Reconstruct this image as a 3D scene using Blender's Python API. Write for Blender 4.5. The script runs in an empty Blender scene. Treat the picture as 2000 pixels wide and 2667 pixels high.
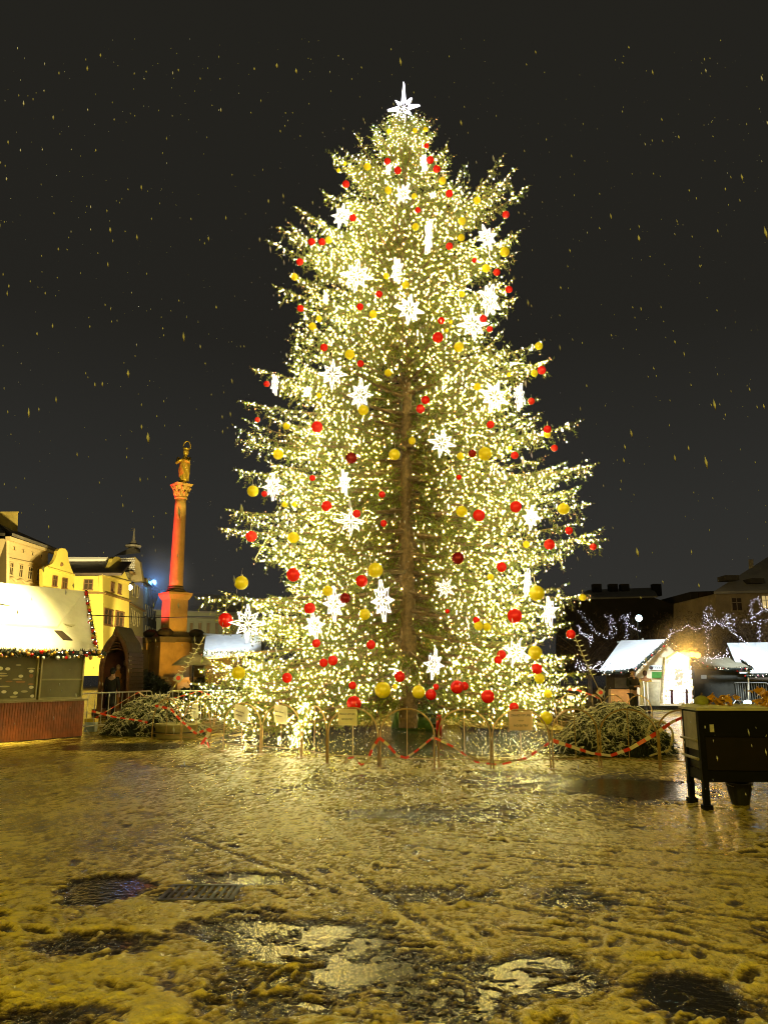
import bpy, math, random
import numpy as np
from mathutils import Vector, Matrix
random.seed(7); rng = np.random.default_rng(7)
R = math.radians; PI = math.pi
S = bpy.context.scene
col = S.collection
F = 2003.0; PITCH = R(11.9); HC = 1.6
FW = Vector((0, math.cos(PITCH), math.sin(PITCH))); UP = Vector((0, -math.sin(PITCH), math.cos(PITCH)))
CAMP = Vector((0, 0, HC))
# ---------------------------------------------------------------- measuring helpers (photo pixel -> place in the square)
def ray(px, py): return FW * F + Vector((px - 1000, 0, 0)) + UP * (1333.5 - py)
def at(px, py, Y):
    d = ray(px, py); return CAMP + d * (Y / d.y)
def atz(px, py, z):
    d = ray(px, py); return CAMP + d * ((z - HC) / d.z)
def gnd(px, py): return atz(px, py, 0.0)
# ---------------------------------------------------------------- camera, world, colour
cam = bpy.data.cameras.new("camera"); co = bpy.data.objects.new("camera", cam); col.objects.link(co)
co.location = CAMP; co.rotation_euler = (PI / 2 + PITCH, 0, 0)
cam.sensor_fit = 'VERTICAL'; cam.sensor_height = 36; cam.lens = 36 * F / 2667; cam.clip_end = 2000; cam.clip_start = 0.05
S.camera = co
S.view_settings.view_transform = 'Standard'; S.view_settings.look = 'None'
S.view_settings.exposure = .25; S.view_settings.gamma = 1
cy = S.cycles
cy.max_bounces = 5; cy.diffuse_bounces = 2; cy.glossy_bounces = 3; cy.transmission_bounces = 3
cy.sample_clamp_indirect = 4; cy.use_denoising = True; cy.use_light_tree = True; cy.sample_clamp_direct = 0
cy.filter_width = 1.05; cy.caustics_reflective = False; cy.caustics_refractive = False
W = bpy.data.worlds.new("World"); S.world = W; W.use_nodes = True
nt = W.node_tree; nt.nodes.clear()
wo = nt.nodes.new('ShaderNodeOutputWorld'); bg = nt.nodes.new('ShaderNodeBackground')
tc = nt.nodes.new('ShaderNodeTexCoord'); sx = nt.nodes.new('ShaderNodeSeparateXYZ'); cr = nt.nodes.new('ShaderNodeValToRGB')
nz = nt.nodes.new('ShaderNodeTexNoise'); nz.inputs['Scale'].default_value = 1.6; nz.inputs['Detail'].default_value = 3
ad = nt.nodes.new('ShaderNodeMath'); ad.operation = 'MULTIPLY_ADD'
nt.links.new(tc.outputs['Generated'], sx.inputs[0]); nt.links.new(tc.outputs['Generated'], nz.inputs['Vector'])
ad.inputs[1].default_value = 0.14; nt.links.new(nz.outputs['Fac'], ad.inputs[0]); nt.links.new(sx.outputs['Z'], ad.inputs[2])
nt.links.new(ad.outputs[0], cr.inputs[0])
e = cr.color_ramp.elements
e[0].position = 0.0; e[0].color = (0.036, 0.034, 0.030, 1)
e[1].position = 0.85; e[1].color = (0.0165, 0.0155, 0.012, 1)
k = e.new(0.28); k.color = (0.027, 0.0265, 0.0235, 1)
k = e.new(0.5); k.color = (0.0175, 0.0165, 0.0135, 1)
nt.links.new(cr.outputs[0], bg.inputs[0]); bg.inputs[1].default_value = .84
nt.links.new(bg.outputs[0], wo.inputs[0])
# ---------------------------------------------------------------- materials
MATS = {}
def mat(name, c=(.5, .5, .5), rough=.6, metal=0, var=.15, scale=4, bump=0, bscale=20, emit=None, st=1, spec=.5, coat=0, sheen=0, noshadow=False):
    if name in MATS: return MATS[name]
    m = bpy.data.materials.new(name); m.use_nodes = True; n = m.node_tree; b = n.nodes['Principled BSDF']
    b.inputs['Roughness'].default_value = rough; b.inputs['Metallic'].default_value = metal
    b.inputs['Specular IOR Level'].default_value = spec; b.inputs['Coat Weight'].default_value = coat
    b.inputs['Coat Roughness'].default_value = .08
    b.inputs['Base Color'].default_value = (*c, 1)
    t = n.nodes.new('ShaderNodeTexCoord')
    if var > 0:
        nn = n.nodes.new('ShaderNodeTexNoise'); nn.inputs['Scale'].default_value = scale; nn.inputs['Detail'].default_value = 6; nn.inputs['Roughness'].default_value = .65
        n.links.new(t.outputs['Object'], nn.inputs['Vector'])
        r = n.nodes.new('ShaderNodeValToRGB'); r.color_ramp.elements[0].position = .3; r.color_ramp.elements[1].position = .7
        r.color_ramp.elements[0].color = (*[x * (1 - var) for x in c], 1); r.color_ramp.elements[1].color = (*[min(1, x * (1 + var)) for x in c], 1)
        n.links.new(nn.outputs['Fac'], r.inputs[0]); n.links.new(r.outputs[0], b.inputs['Base Color'])
    if bump > 0:
        n2 = n.nodes.new('ShaderNodeTexNoise'); n2.inputs['Scale'].default_value = bscale; n2.inputs['Detail'].default_value = 5
        n.links.new(t.outputs['Object'], n2.inputs['Vector'])
        bp = n.nodes.new('ShaderNodeBump'); bp.inputs['Strength'].default_value = bump; bp.inputs['Distance'].default_value = .03
        n.links.new(n2.outputs['Fac'], bp.inputs['Height']); n.links.new(bp.outputs[0], b.inputs['Normal'])
    if emit:
        b.inputs['Emission Color'].default_value = (*emit, 1); b.inputs['Emission Strength'].default_value = st
    MATS[name] = m; return m
def stripes(name, ca, cb, n_per_m, axis='X', rough=.6, duty=.5):
    """regular boards / stripes along an object axis"""
    if name in MATS: return MATS[name]
    m = mat(name, ca, rough, var=0); n = m.node_tree; b = n.nodes['Principled BSDF']
    t = n.nodes.new('ShaderNodeTexCoord'); s = n.nodes.new('ShaderNodeSeparateXYZ'); n.links.new(t.outputs['Object'], s.inputs[0])
    mu = n.nodes.new('ShaderNodeMath'); mu.operation = 'MULTIPLY'; mu.inputs[1].default_value = n_per_m; n.links.new(s.outputs[axis], mu.inputs[0])
    fr = n.nodes.new('ShaderNodeMath'); fr.operation = 'FRACT'; n.links.new(mu.outputs[0], fr.inputs[0])
    gt = n.nodes.new('ShaderNodeMath'); gt.operation = 'GREATER_THAN'; gt.inputs[1].default_value = duty; n.links.new(fr.outputs[0], gt.inputs[0])
    nn = n.nodes.new('ShaderNodeTexNoise'); nn.inputs['Scale'].default_value = 6; n.links.new(t.outputs['Object'], nn.inputs['Vector'])
    mx = n.nodes.new('ShaderNodeMix'); mx.data_type = 'RGBA'; mx.inputs[6].default_value = (*ca, 1); mx.inputs[7].default_value = (*cb, 1); n.links.new(gt.outputs[0], mx.inputs[0])
    m2 = n.nodes.new('ShaderNodeMix'); m2.data_type = 'RGBA'; m2.blend_type = 'MULTIPLY'; m2.inputs[0].default_value = .6
    n.links.new(mx.outputs[2], m2.inputs[6]); n.links.new(nn.outputs['Fac'], m2.inputs[7]); n.links.new(m2.outputs[2], b.inputs['Base Color'])
    return m
# ---------------------------------------------------------------- mesh building
OFF = {}
class MB:
    def __init__(s): s.v = []; s.f = []; s.m = []
    def add(s, vs, fs, mi=0):
        o = len(s.v); s.v.extend([tuple(x) for x in vs]); s.f.extend([[i + o for i in f] for f in fs]); s.m.extend([mi] * len(fs)); return s
    def hexa(s, b, t, mi=0):
        """b: four bottom points, t: four top points"""
        return s.add(list(b) + list(t), [(3, 2, 1, 0), (4, 5, 6, 7), (0, 1, 5, 4), (1, 2, 6, 5), (2, 3, 7, 6), (3, 0, 4, 7)], mi)
    def box(s, c, d, rz=0, mi=0):
        c = Vector(c); M = Matrix.Rotation(rz, 3, 'Z'); x, y, z = d[0] / 2, d[1] / 2, d[2] / 2
        P = [c + M @ Vector(q) for q in ((-x, -y, -z), (x, -y, -z), (x, y, -z), (-x, y, -z), (-x, -y, z), (x, -y, z), (x, y, z), (-x, y, z))]
        return s.hexa(P[:4], P[4:], mi)
    def tube(s, path, r, n=6, mi=0, cap=True):
        path = [Vector(p) for p in path]; N = len(path)
        rr = r if isinstance(r, (list, tuple)) else [r] * N
        vs = []; ref = Vector((0, 0, 1))
        for i, p in enumerate(path):
            d = (path[min(i + 1, N - 1)] - path[max(i - 1, 0)]);
            if d.length < 1e-9: d = Vector((0, 0, 1))
            d.normalize()
            a = ref if abs(d.dot(ref)) < .95 else Vector((1, 0, 0))
            u = d.cross(a).normalized(); w = d.cross(u)
            for k in range(n):
                t = 2 * PI * k / n; vs.append(p + (u * math.cos(t) + w * math.sin(t)) * rr[i])
        fs = [(i * n + k, i * n + (k + 1) % n, (i + 1) * n + (k + 1) % n, (i + 1) * n + k) for i in range(N - 1) for k in range(n)]
        if cap: fs += [tuple(range(n - 1, -1, -1)), tuple((N - 1) * n + k for k in range(n))]
        return s.add(vs, fs, mi)
    def lathe(s, c, prof, n=24, mi=0, fn=None):
        c = Vector(c); vs = []
        for i, (r, z) in enumerate(prof):
            for k in range(n):
                t = 2 * PI * k / n; q = r * (fn(t, z, i) if fn else 1)
                vs.append(c + Vector((q * math.cos(t), q * math.sin(t), z)))
        N = len(prof)
        fs = [(i * n + k, i * n + (k + 1) % n, (i + 1) * n + (k + 1) % n, (i + 1) * n + k) for i in range(N - 1) for k in range(n)]
        fs += [tuple(range(n - 1, -1, -1)), tuple((N - 1) * n + k for k in range(n))]
        return s.add(vs, fs, mi)
    def ball(s, c, r, n=10, mi=0, sc=(1, 1, 1)):
        c = Vector(c); vs = [c + Vector((0, 0, -r * sc[2]))]; h = max(4, n // 2)
        for i in range(1, h):
            a = -PI / 2 + PI * i / h
            for k in range(n):
                t = 2 * PI * k / n; vs.append(c + Vector((r * math.cos(a) * math.cos(t) * sc[0], r * math.cos(a) * math.sin(t) * sc[1], r * math.sin(a) * sc[2])))
        vs.append(c + Vector((0, 0, r * sc[2]))); L = len(vs) - 1
        fs = [(0, 1 + (k + 1) % n, 1 + k) for k in range(n)]
        for i in range(h - 2):
            a = 1 + i * n
            fs += [(a + k, a + (k + 1) % n, a + n + (k + 1) % n, a + n + k) for k in range(n)]
        a = 1 + (h - 2) * n; fs += [(a + k, a + (k + 1) % n, L) for k in range(n)]
        return s.add(vs, fs, mi)
    def prism(s, pts, off, mi=0):
        pts = [Vector(p) for p in pts]; off = Vector(off); n = len(pts)
        vs = pts + [p + off for p in pts]
        return s.add(vs, [tuple(range(n)), tuple(range(2 * n - 1, n - 1, -1))] + [(i, i + n, (i + 1) % n + n, (i + 1) % n) for i in range(n)], mi)
    def octa(s, c, r, mi=0, st=1):
        x, y, z = c
        return s.add([(x + r, y, z), (x - r, y, z), (x, y + r, z), (x, y - r, z), (x, y, z + r * st), (x, y, z - r * st)],
                     [(0, 2, 4), (2, 1, 4), (1, 3, 4), (3, 0, 4), (2, 0, 5), (1, 2, 5), (3, 1, 5), (0, 3, 5)], mi)
    def build(s, name, mats, parent=None, loc=None, smooth=False, fix=True):
        me = bpy.data.meshes.new(name)
        if parent is not None: o0 = OFF[parent.name]
        else: o0 = Vector(loc) if loc is not None else Vector((0, 0, 0))
        me.from_pydata([(x - o0[0], y - o0[1], z - o0[2]) for x, y, z in s.v], [], s.f)
        for m in (mats if isinstance(mats, (list, tuple)) else [mats]): me.materials.append(m)
        if any(s.m): me.polygons.foreach_set('material_index', s.m)
        if smooth: me.polygons.foreach_set('use_smooth', [True] * len(s.f))
        if fix and len(s.f) < 60000:
            import bmesh
            b = bmesh.new(); b.from_mesh(me); bmesh.ops.recalc_face_normals(b, faces=b.faces); b.to_mesh(me); b.free()
        ob = bpy.data.objects.new(name, me); col.objects.link(ob)
        if parent is not None: ob.parent = parent; OFF[ob.name] = o0.copy()
        else: ob.location = o0; OFF[ob.name] = o0.copy()
        return ob
def npmesh(name, v, f, mats, parent=None, attrs=None, mi=None, smooth=False, loc=(0, 0, 0)):
    """v (n,3) float array, f (m,k) int array of equal-sided faces"""
    v = np.asarray(v, dtype=np.float32); f = np.asarray(f, dtype=np.int32)
    o0 = np.array(OFF[parent.name] if parent is not None else loc, dtype=np.float32)
    me = bpy.data.meshes.new(name); k = f.shape[1]
    me.vertices.add(len(v)); me.vertices.foreach_set('co', (v - o0).ravel())
    me.loops.add(f.size); me.loops.foreach_set('vertex_index', f.ravel())
    me.polygons.add(len(f)); me.polygons.foreach_set('loop_start', np.arange(0, f.size, k, dtype=np.int32)); me.polygons.foreach_set('loop_total', np.full(len(f), k, dtype=np.int32))
    for m in (mats if isinstance(mats, (list, tuple)) else [mats]): me.materials.append(m)
    if mi is not None: me.polygons.foreach_set('material_index', np.asarray(mi, dtype=np.int32))
    if smooth: me.polygons.foreach_set('use_smooth', np.ones(len(f), dtype=bool))
    if attrs:
        for kk, a in attrs.items():
            at_ = me.attributes.new(kk, 'FLOAT', 'POINT'); at_.data.foreach_set('value', np.asarray(a, dtype=np.float32).ravel())
    me.update(calc_edges=True); me.validate()
    ob = bpy.data.objects.new(name, me); col.objects.link(ob)
    if parent is not None: ob.parent = parent
    else: ob.location = loc
    OFF[ob.name] = Vector(o0.tolist()); return ob
def tag(o, label=None, cat=None, group=None, kind=None):
    if label: o['label'] = label
    if cat: o['category'] = cat
    if group: o['group'] = group
    if kind: o['kind'] = kind
    return o
def empty(name, loc, label=None, cat=None, group=None, rz=0):
    o = bpy.data.objects.new(name, None); col.objects.link(o); o.location = loc; o.rotation_euler = (0, 0, rz)
    o.empty_display_size = .2; OFF[o.name] = Vector(loc); tag(o, label, cat, group); return o
def dup(root, loc, rot=(0, 0, 0), label=None, group=None, scale=None):
    def cp(o, par):
        c = o.copy(); col.objects.link(c)
        if par is not None: c.parent = par
        for ch in o.children: cp(ch, c)
        return c
    r = cp(root, None); r.location = loc; r.rotation_euler = rot
    if scale: r.scale = scale
    if label: r['label'] = label
    if group: r['group'] = group
    return r
def lamp(name, loc, power, c, rad=.15, spot=None, target=None, blend=.5):
    l = bpy.data.lights.new(name, 'SPOT' if spot else 'POINT'); l.energy = power; l.color = c; l.shadow_soft_size = rad
    o = bpy.data.objects.new(name, l); col.objects.link(o); o.location = loc
    if spot:
        l.spot_size = spot; l.spot_blend = blend
        o.rotation_euler = (Vector(target) - Vector(loc)).to_track_quat('-Z', 'Y').to_euler()
    return o
# ---------------------------------------------------------------- numpy gradient noise
_perm = rng.permutation(256); _perm = np.concatenate([_perm, _perm, _perm])
_ga = rng.uniform(0, 2 * PI, 256); _gx = np.cos(_ga); _gy = np.sin(_ga)
def gn(x, y):
    xi = np.floor(x).astype(int); yi = np.floor(y).astype(int); xf = x - xi; yf = y - yi; xi &= 255; yi &= 255
    u = xf * xf * xf * (xf * (xf * 6 - 15) + 10); v = yf * yf * yf * (yf * (yf * 6 - 15) + 10)
    def g(ix, iy, dx, dy):
        h = _perm[_perm[ix & 255] + (iy & 255)]; return _gx[h] * dx + _gy[h] * dy
    a = g(xi, yi, xf, yf); b = g(xi + 1, yi, xf - 1, yf); c = g(xi, yi + 1, xf, yf - 1); d = g(xi + 1, yi + 1, xf - 1, yf - 1)
    return (a + (b - a) * u) * (1 - v) + (c + (d - c) * u) * v
def fbm(x, y, o=4, g=.5):
    s = 0; a = 1
    for i in range(o): s = s + a * gn(x + 17.3 * i, y + 9.1 * i); x = x * 2.03; y = y * 2.03; a *= g
    return s
# ================================================================ GROUND
xs = [0.0]
while xs[-1] < 900:
    x = xs[-1]; st = .0155 if x < 2.2 else .0155 + (x - 2.2) * .012 if x < 14 else .2 + (x - 14) * .09
    xs.append(x + st)
xs = np.array([-x for x in xs[:0:-1]] + xs)
ys = [-14.0]
while ys[-1] < 1200:
    y = ys[-1]
    st = .4 if y < 1.5 else max(.0115, .0008 * y * y) if y < 20 else .45 + (y - 20) * .07
    if y < -2: st = 1.0
    ys.append(y + st)
ys = np.array(ys)
GX, GY = np.meshgrid(xs, ys)
near = np.clip(1 - (np.hypot(GX, GY) - 16) / 14, 0, 1)
wx = GX + .35 * fbm(GX * .9, GY * .9, 3); wy = GY + .35 * fbm(GX * .9 + 40, GY * .9 + 12, 3)
big = fbm(wx * .45 + 3, wy * .45 + 8, 3)
clump = fbm(wx * 2.6, wy * 2.1, 3, .55)
fine = fbm(wx * 11, wy * 9, 3, .6)
ridge = 1 - np.abs(fbm(wx * 3.6 + 20, wy * 2.9, 3)) * 2.2
grit = fbm(wx * 30, wy * 24 + 5, 2, .6); bill = np.abs(fbm(wx * 7 + 9, wy * 6, 3, .6))
bil2 = np.abs(fbm(wx * 15 + 4, wy * 13, 2, .6))
H = .009 + .008 * big + .006 * clump + .011 * fine + .0085 * grit + .010 * (bill - .22) + .012 * (bil2 - .22) + .002 * (ridge - .5)
gfade = np.clip((GY - 3) / 8, 0, 1)
H = H * (1.05 - .35 * gfade)
def dent(x, y, a, b, rz, dep, rim=.5):
    r = max(a, b) * 2.0
    i0, i1 = np.searchsorted(xs, [x - r, x + r]); j0, j1 = np.searchsorted(ys, [y - r, y + r])
    if i1 <= i0 or j1 <= j0: return
    X = GX[j0:j1, i0:i1] - x; Y = GY[j0:j1, i0:i1] - y; c, s_ = math.cos(rz), math.sin(rz)
    q = np.sqrt(((X * c + Y * s_) / a) ** 2 + ((-X * s_ + Y * c) / b) ** 2)
    H[j0:j1, i0:i1] += -dep * np.clip(1.15 - q, 0, 1) ** .7 * (q < 1.15) + rim * dep * np.exp(-((q - 1.3) / .22) ** 2)
for i in range(700):
    y = 2.6 + 13 * random.random() ** 1.3; x = random.uniform(-1, 1) * (1.2 + y * .62)
    dent(x, y, random.uniform(.09, .15), random.uniform(.04, .06), random.uniform(0, PI), random.uniform(.006, .018), random.uniform(.3, .9))
# wheel ruts crossing from the tree towards the right of the square
def rut(p, q, w=.05, dep=.007):
    p = gnd(*p); q = gnd(*q); d = Vector((q.x - p.x, q.y - p.y)); L = d.length; d.normalize()
    u = (GX - p.x) * d.x + (GY - p.y) * d.y; v = -(GX - p.x) * d.y + (GY - p.y) * d.x
    v = v + .09 * np.sin(u * .9 + p.x) + .05 * fbm(GX * 2, GY * 2, 2)
    m = (u > 0) & (u < L)
    H[...] += np.where(m, -dep * np.exp(-(v / w) ** 4) + dep * .8 * np.exp(-((np.abs(v) - w * 1.7) / (w * .5)) ** 2), 0)
for p, q in (((1050, 2200), (2050, 2292)), ((1120, 2170), (2050, 2240)), ((1200, 2330), (2050, 2500)), ((1500, 2330), (2050, 2400)), ((450, 2180), (900, 2330)), ((900, 2260), (1250, 2480)), ((1000, 2110), (1650, 2010))):
    rut(p, q)
PUD = [((275, 2312), 112, 36, .05), ((735, 2430), 300, 66, .023), ((740, 2560), 330, 95, .0185), ((1000, 2500), 180, 70, .018), ((1400, 2530), 200, 62, .023), ((1190, 2600), 190, 70, .018), ((1800, 2590), 190, 62, .032),
       ((1650, 2052), 190, 34, .036), ((1370, 2035), 170, 30, .017), ((240, 2455), 170, 36, .022), ((1120, 2330), 170, 26, .016), ((1500, 2340), 110, 40, .012), ((330, 1945), 160, 10, .03), ((640, 2290), 140, 20, .024), ((1120, 2120), 260, 26, .012), ((120, 2650), 200, 60, .02)]
for (c, rx, ry, dep) in PUD:
    C = gnd(*c); a = (gnd(c[0] + rx, c[1]) - C).length; b = abs(gnd(c[0], c[1] - ry).y - gnd(c[0], min(c[1] + ry, 2660)).y) / 2
    X = (GX - C.x) / a; Y = (GY - C.y) / b
    q = np.sqrt(X * X + Y * Y) + .38 * fbm(GX * 1.7 + c[0], GY * 1.7, 4, .6)
    H -= dep * np.clip((1.15 - q) / .6, 0, 1) * (1 + .5 * fbm(GX * 3.1, GY * 3.1 + 7, 3, .6))
GC = gnd(525, 2325); gmk = np.clip(1.5 - np.maximum(np.abs((GX - GC.x) / .26), np.abs((GY - GC.y) / .19)), 0, 1); gmk = np.clip(gmk * 2, 0, 1)
H = H * (1 - gmk) + gmk * (-.001 + .75 * np.clip(H - .008, -.012, .03))
H = np.maximum(H, -.06)
# less snow and darker ground around the foot of the tree
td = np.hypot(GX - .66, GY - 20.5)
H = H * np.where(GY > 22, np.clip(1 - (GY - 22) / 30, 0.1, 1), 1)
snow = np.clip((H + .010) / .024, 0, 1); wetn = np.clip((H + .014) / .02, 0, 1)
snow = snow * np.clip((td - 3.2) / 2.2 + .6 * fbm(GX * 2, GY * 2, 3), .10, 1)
ny, nx = GX.shape
idx = np.arange(nx * ny).reshape(ny, nx)
quads = np.stack([idx[:-1, :-1].ravel(), idx[:-1, 1:].ravel(), idx[1:, 1:].ravel(), idx[1:, :-1].ravel()], 1)
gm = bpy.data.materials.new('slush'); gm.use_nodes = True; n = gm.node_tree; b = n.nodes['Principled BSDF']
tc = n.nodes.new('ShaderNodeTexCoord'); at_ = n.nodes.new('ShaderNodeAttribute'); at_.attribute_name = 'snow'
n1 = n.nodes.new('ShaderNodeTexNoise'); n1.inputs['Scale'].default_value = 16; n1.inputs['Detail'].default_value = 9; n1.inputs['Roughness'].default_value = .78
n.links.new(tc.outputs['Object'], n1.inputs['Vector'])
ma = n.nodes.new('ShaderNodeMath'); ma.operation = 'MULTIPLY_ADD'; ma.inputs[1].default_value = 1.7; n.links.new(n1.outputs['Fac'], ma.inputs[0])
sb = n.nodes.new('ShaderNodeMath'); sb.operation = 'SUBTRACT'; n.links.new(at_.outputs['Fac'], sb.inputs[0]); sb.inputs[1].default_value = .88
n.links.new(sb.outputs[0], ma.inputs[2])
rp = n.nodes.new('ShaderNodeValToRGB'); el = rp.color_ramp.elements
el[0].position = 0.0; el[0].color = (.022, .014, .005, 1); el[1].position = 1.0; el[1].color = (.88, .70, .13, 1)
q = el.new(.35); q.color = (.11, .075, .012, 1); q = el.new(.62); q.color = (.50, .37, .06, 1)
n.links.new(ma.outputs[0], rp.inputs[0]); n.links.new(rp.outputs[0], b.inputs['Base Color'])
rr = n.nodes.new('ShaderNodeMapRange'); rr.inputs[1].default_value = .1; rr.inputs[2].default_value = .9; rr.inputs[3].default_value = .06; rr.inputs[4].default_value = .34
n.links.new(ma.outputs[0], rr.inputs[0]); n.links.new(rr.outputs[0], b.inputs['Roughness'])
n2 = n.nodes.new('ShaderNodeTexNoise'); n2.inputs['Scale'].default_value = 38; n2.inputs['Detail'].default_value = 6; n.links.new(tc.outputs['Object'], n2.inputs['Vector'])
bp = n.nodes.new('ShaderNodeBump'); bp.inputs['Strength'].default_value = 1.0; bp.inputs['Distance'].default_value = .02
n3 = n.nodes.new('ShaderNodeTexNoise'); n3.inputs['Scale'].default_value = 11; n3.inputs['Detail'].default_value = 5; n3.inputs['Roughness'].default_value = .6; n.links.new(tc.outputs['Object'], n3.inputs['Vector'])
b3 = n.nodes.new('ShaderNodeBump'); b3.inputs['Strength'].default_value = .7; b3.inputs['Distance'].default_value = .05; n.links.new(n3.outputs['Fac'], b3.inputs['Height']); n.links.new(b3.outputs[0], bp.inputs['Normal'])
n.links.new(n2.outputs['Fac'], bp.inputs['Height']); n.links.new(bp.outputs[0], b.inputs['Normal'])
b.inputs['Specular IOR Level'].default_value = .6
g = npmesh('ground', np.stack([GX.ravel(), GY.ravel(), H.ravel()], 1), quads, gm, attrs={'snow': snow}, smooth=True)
tag(g, kind='structure')
wm = mat('meltwater', (.022, .018, .010), .0, var=0, bump=.24, bscale=16, spec=1.0)
wb_ = wm.node_tree.nodes['Principled BSDF']; wb_.inputs['Specular Tint'].default_value = (1, .84, .36, 1); wb_.inputs['IOR'].default_value = 1.65  # gold tint and raised IOR gild and brighten the tree's reflection
w = MB().add([(-9, 2, -.013), (9, 2, -.013), (9, 15.5, -.013), (-9, 15.5, -.013)], [(0, 1, 2, 3)]).build('water', wm); tag(w, kind='structure')
# ================================================================ TREE
TX, TY = .66, 22.0
TOPZ = at(1051, 308, TY).z
SIL = [(805, 296, 1), (718, 340, 1), (702, 395, 1), (652, 478, 1), (618, 514, 1), (597, 552, 1), (608, 634, 1), (655, 700, 1), (552, 792, 1), (530, 868, 1), (514, 928, 1), (519, 1014, 1), (575, 1060, 1), (508, 1105, 1), (503, 1150, 1), (560, 1200, 1), (442, 1285, 1), (470, 1330, 1), (438, 1400, 1), (425, 1470, 1), (432, 1505, 1), (455, 1440, 1), (440, 1490, 1),
       (935, 268, 0), (972, 345, 0), (988, 405, 0), (1045, 418, 0), (1120, 438, 0), (1112, 514, 0), (1100, 566, 0), (1123, 612, 0), (1070, 690, 0), (1165, 730, 0), (1184, 775, 0), (1162, 850, 0), (1230, 930, 0), (1274, 1005, 0), (1238, 1058, 0), (1248, 1100, 0), (1300, 1155, 0), (1205, 1200, 0), (1275, 1278, 0), (1225, 1340, 0), (1240, 1410, 0), (1262, 1480, 0), (1272, 1505, 0), (1250, 1450, 0)]
K = 2000 / 1659
silw = []
for (x, y, l) in SIL:
    p = at(x * K, y * K, TY); silw.append((p.z, abs(p.x - TX), l, p.x))
zz = np.array([s[0] for s in silw]); rr_ = np.array([s[1] for s in silw])
ll_ = np.array([float(s[2]) for s in silw])
def Renv(z, side=0.0):
    """smooth half-width of the crown at a height; side -1 left, +1 right"""
    w_ = np.exp(-((zz - z) / .62) ** 2); wl = w_ * ll_ + 1e-6; wr = w_ * (1 - ll_) + 1e-6
    a_ = float((wl * rr_).sum() / wl.sum()); b_ = float((wr * rr_).sum() / wr.sum()); k_ = .5 + .5 * max(-1, min(1, side)); return a_ * (1 - k_) + b_ * k_
print('TREE top', TOPZ, [round(Renv(z), 2) for z in (1, 3, 5, 8, 11, 14, 17, 19)])
LV = []; LF = []  # foliage
BP = []           # bulb positions
WOOD = []         # (path, r0, r1)
def spray(P0, d, ln, pend):
    """one twig with needles: returns sample points for bulbs"""
    n_ = max(3, int(ln / .062)); t = np.linspace(.06, 1, n_)
    pts = P0[None] + d[None] * (ln * t)[:, None]; pts[:, 2] -= pend * ln * t ** 1.7
    return pts
tips_all = []
def bough(z0, az, L, rise, sag, dens=1.0, bare=0.0, hang=1.0, curl=.18):
    n_ = 14; t = np.linspace(0, 1, n_)
    wob = rng.normal(0, .05, 2)
    dx, dy = math.cos(az), math.sin(az)
    Zc = z0 + L * (rise * t - sag * np.sin(PI * t * .9) + curl * np.clip(t - .7, 0, 1) ** 2 * 3)
    lat = L * .06 * np.sin(t * 3 + wob[0] * 30) * t
    X = TX + dx * L * t - dy * lat; Y = TY + dy * L * t + dx * lat
    P = np.stack([X, Y, Zc], 1)
    WOOD.append((P, .018 + .011 * L, .006))
    s = bare
    while s < 1.0:
        s += (.062 / L) / dens * rng.uniform(.7, 1.3)
        if s > 1: break
        k_ = s * (n_ - 1); i = min(int(k_), n_ - 2); p = P[i] * (1 - (k_ - i)) + P[i + 1] * (k_ - i)
        ax = P[i + 1] - P[i]; ax = ax / np.linalg.norm(ax)
        side = np.array([-ax[1], ax[0], 0]); side /= np.linalg.norm(side) + 1e-9
        sp = (.20 + .50 * (1 - s) ** .8) * min(1, .35 + L / 4.5)
        kind = rng.random()
        if kind < .40 * hang:
            d = np.array([rng.normal(0, .25), rng.normal(0, .25), -1.0]) + ax * .25 + side * rng.normal(0, .3); ln = rng.uniform(.18, .52) * (.5 + .5 * hang) * min(1, L / 3 + .2); pend = 0
        else:
            sg = 1 if rng.random() < .5 else -1
            d = side * sg * rng.uniform(.5, 1) + ax * rng.uniform(.5, 1.1) + np.array([0, 0, rng.uniform(-.25, .25)]); ln = sp * rng.uniform(.6, 1.15); pend = rng.uniform(.1, .55) * hang
        d = d / np.linalg.norm(d)
        pts = spray(p, d, ln, pend); LV.append((pts, d, ln))
        m = len(pts); nb = rng.poisson(1.12 * ln / .42 * (.22 + .90 * s if s > .2 else .2)) + (rng.random() < .55 if s > .86 else 0)
        for _ in range(nb):
            q_ = pts[int(m * rng.random() ** 1.5)] + rng.normal(0, .03, 3); BP.append(q_)
    tp = P[-1]; ax = P[-1] - P[-2]; ax /= np.linalg.norm(ax)
    LV.append((spray(tp, ax, .22, 0), ax, .22)); BP.append(tp + ax * .15); tips_all.append(tp)
ZB = at(1061, 1800, TY).z
def slope(z):
    f_ = (z - 1) / (TOPZ - 1)
    return .75 * max(0, f_ - .28) ** 1.1 * 1.15 - .10 * (1 - f_)
for (z, r, l, xw) in silw:
    az = (PI if l else 0) + rng.normal(0, .12)
    L = r / abs(math.cos(az)); sl = slope(z)
    bough(max(.9, z - sl * L), az, L, sl, .05, 1.35, curl=.06 if z > 6 else 0)
    # companion just beneath, shorter
    for q_ in range(5):
        a2 = az + rng.choice([-1, 1]) * rng.uniform(.05, .42); L2 = L * rng.uniform(.70, .96); z2 = z - rng.uniform(.05, .75) * min(1, L / 2.5); sl = slope(z2)
        bough(max(.9, z2 - sl * L2), a2, L2, sl, .05, 1.2)
TR = at(1061, 980, TY).z, at(1061, 1100, TY).z, at(1061, 1180, TY).z, at(1061, 1680, TY).z  # heights where the trunk shows
NW = 31; NB = NW * 12
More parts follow.
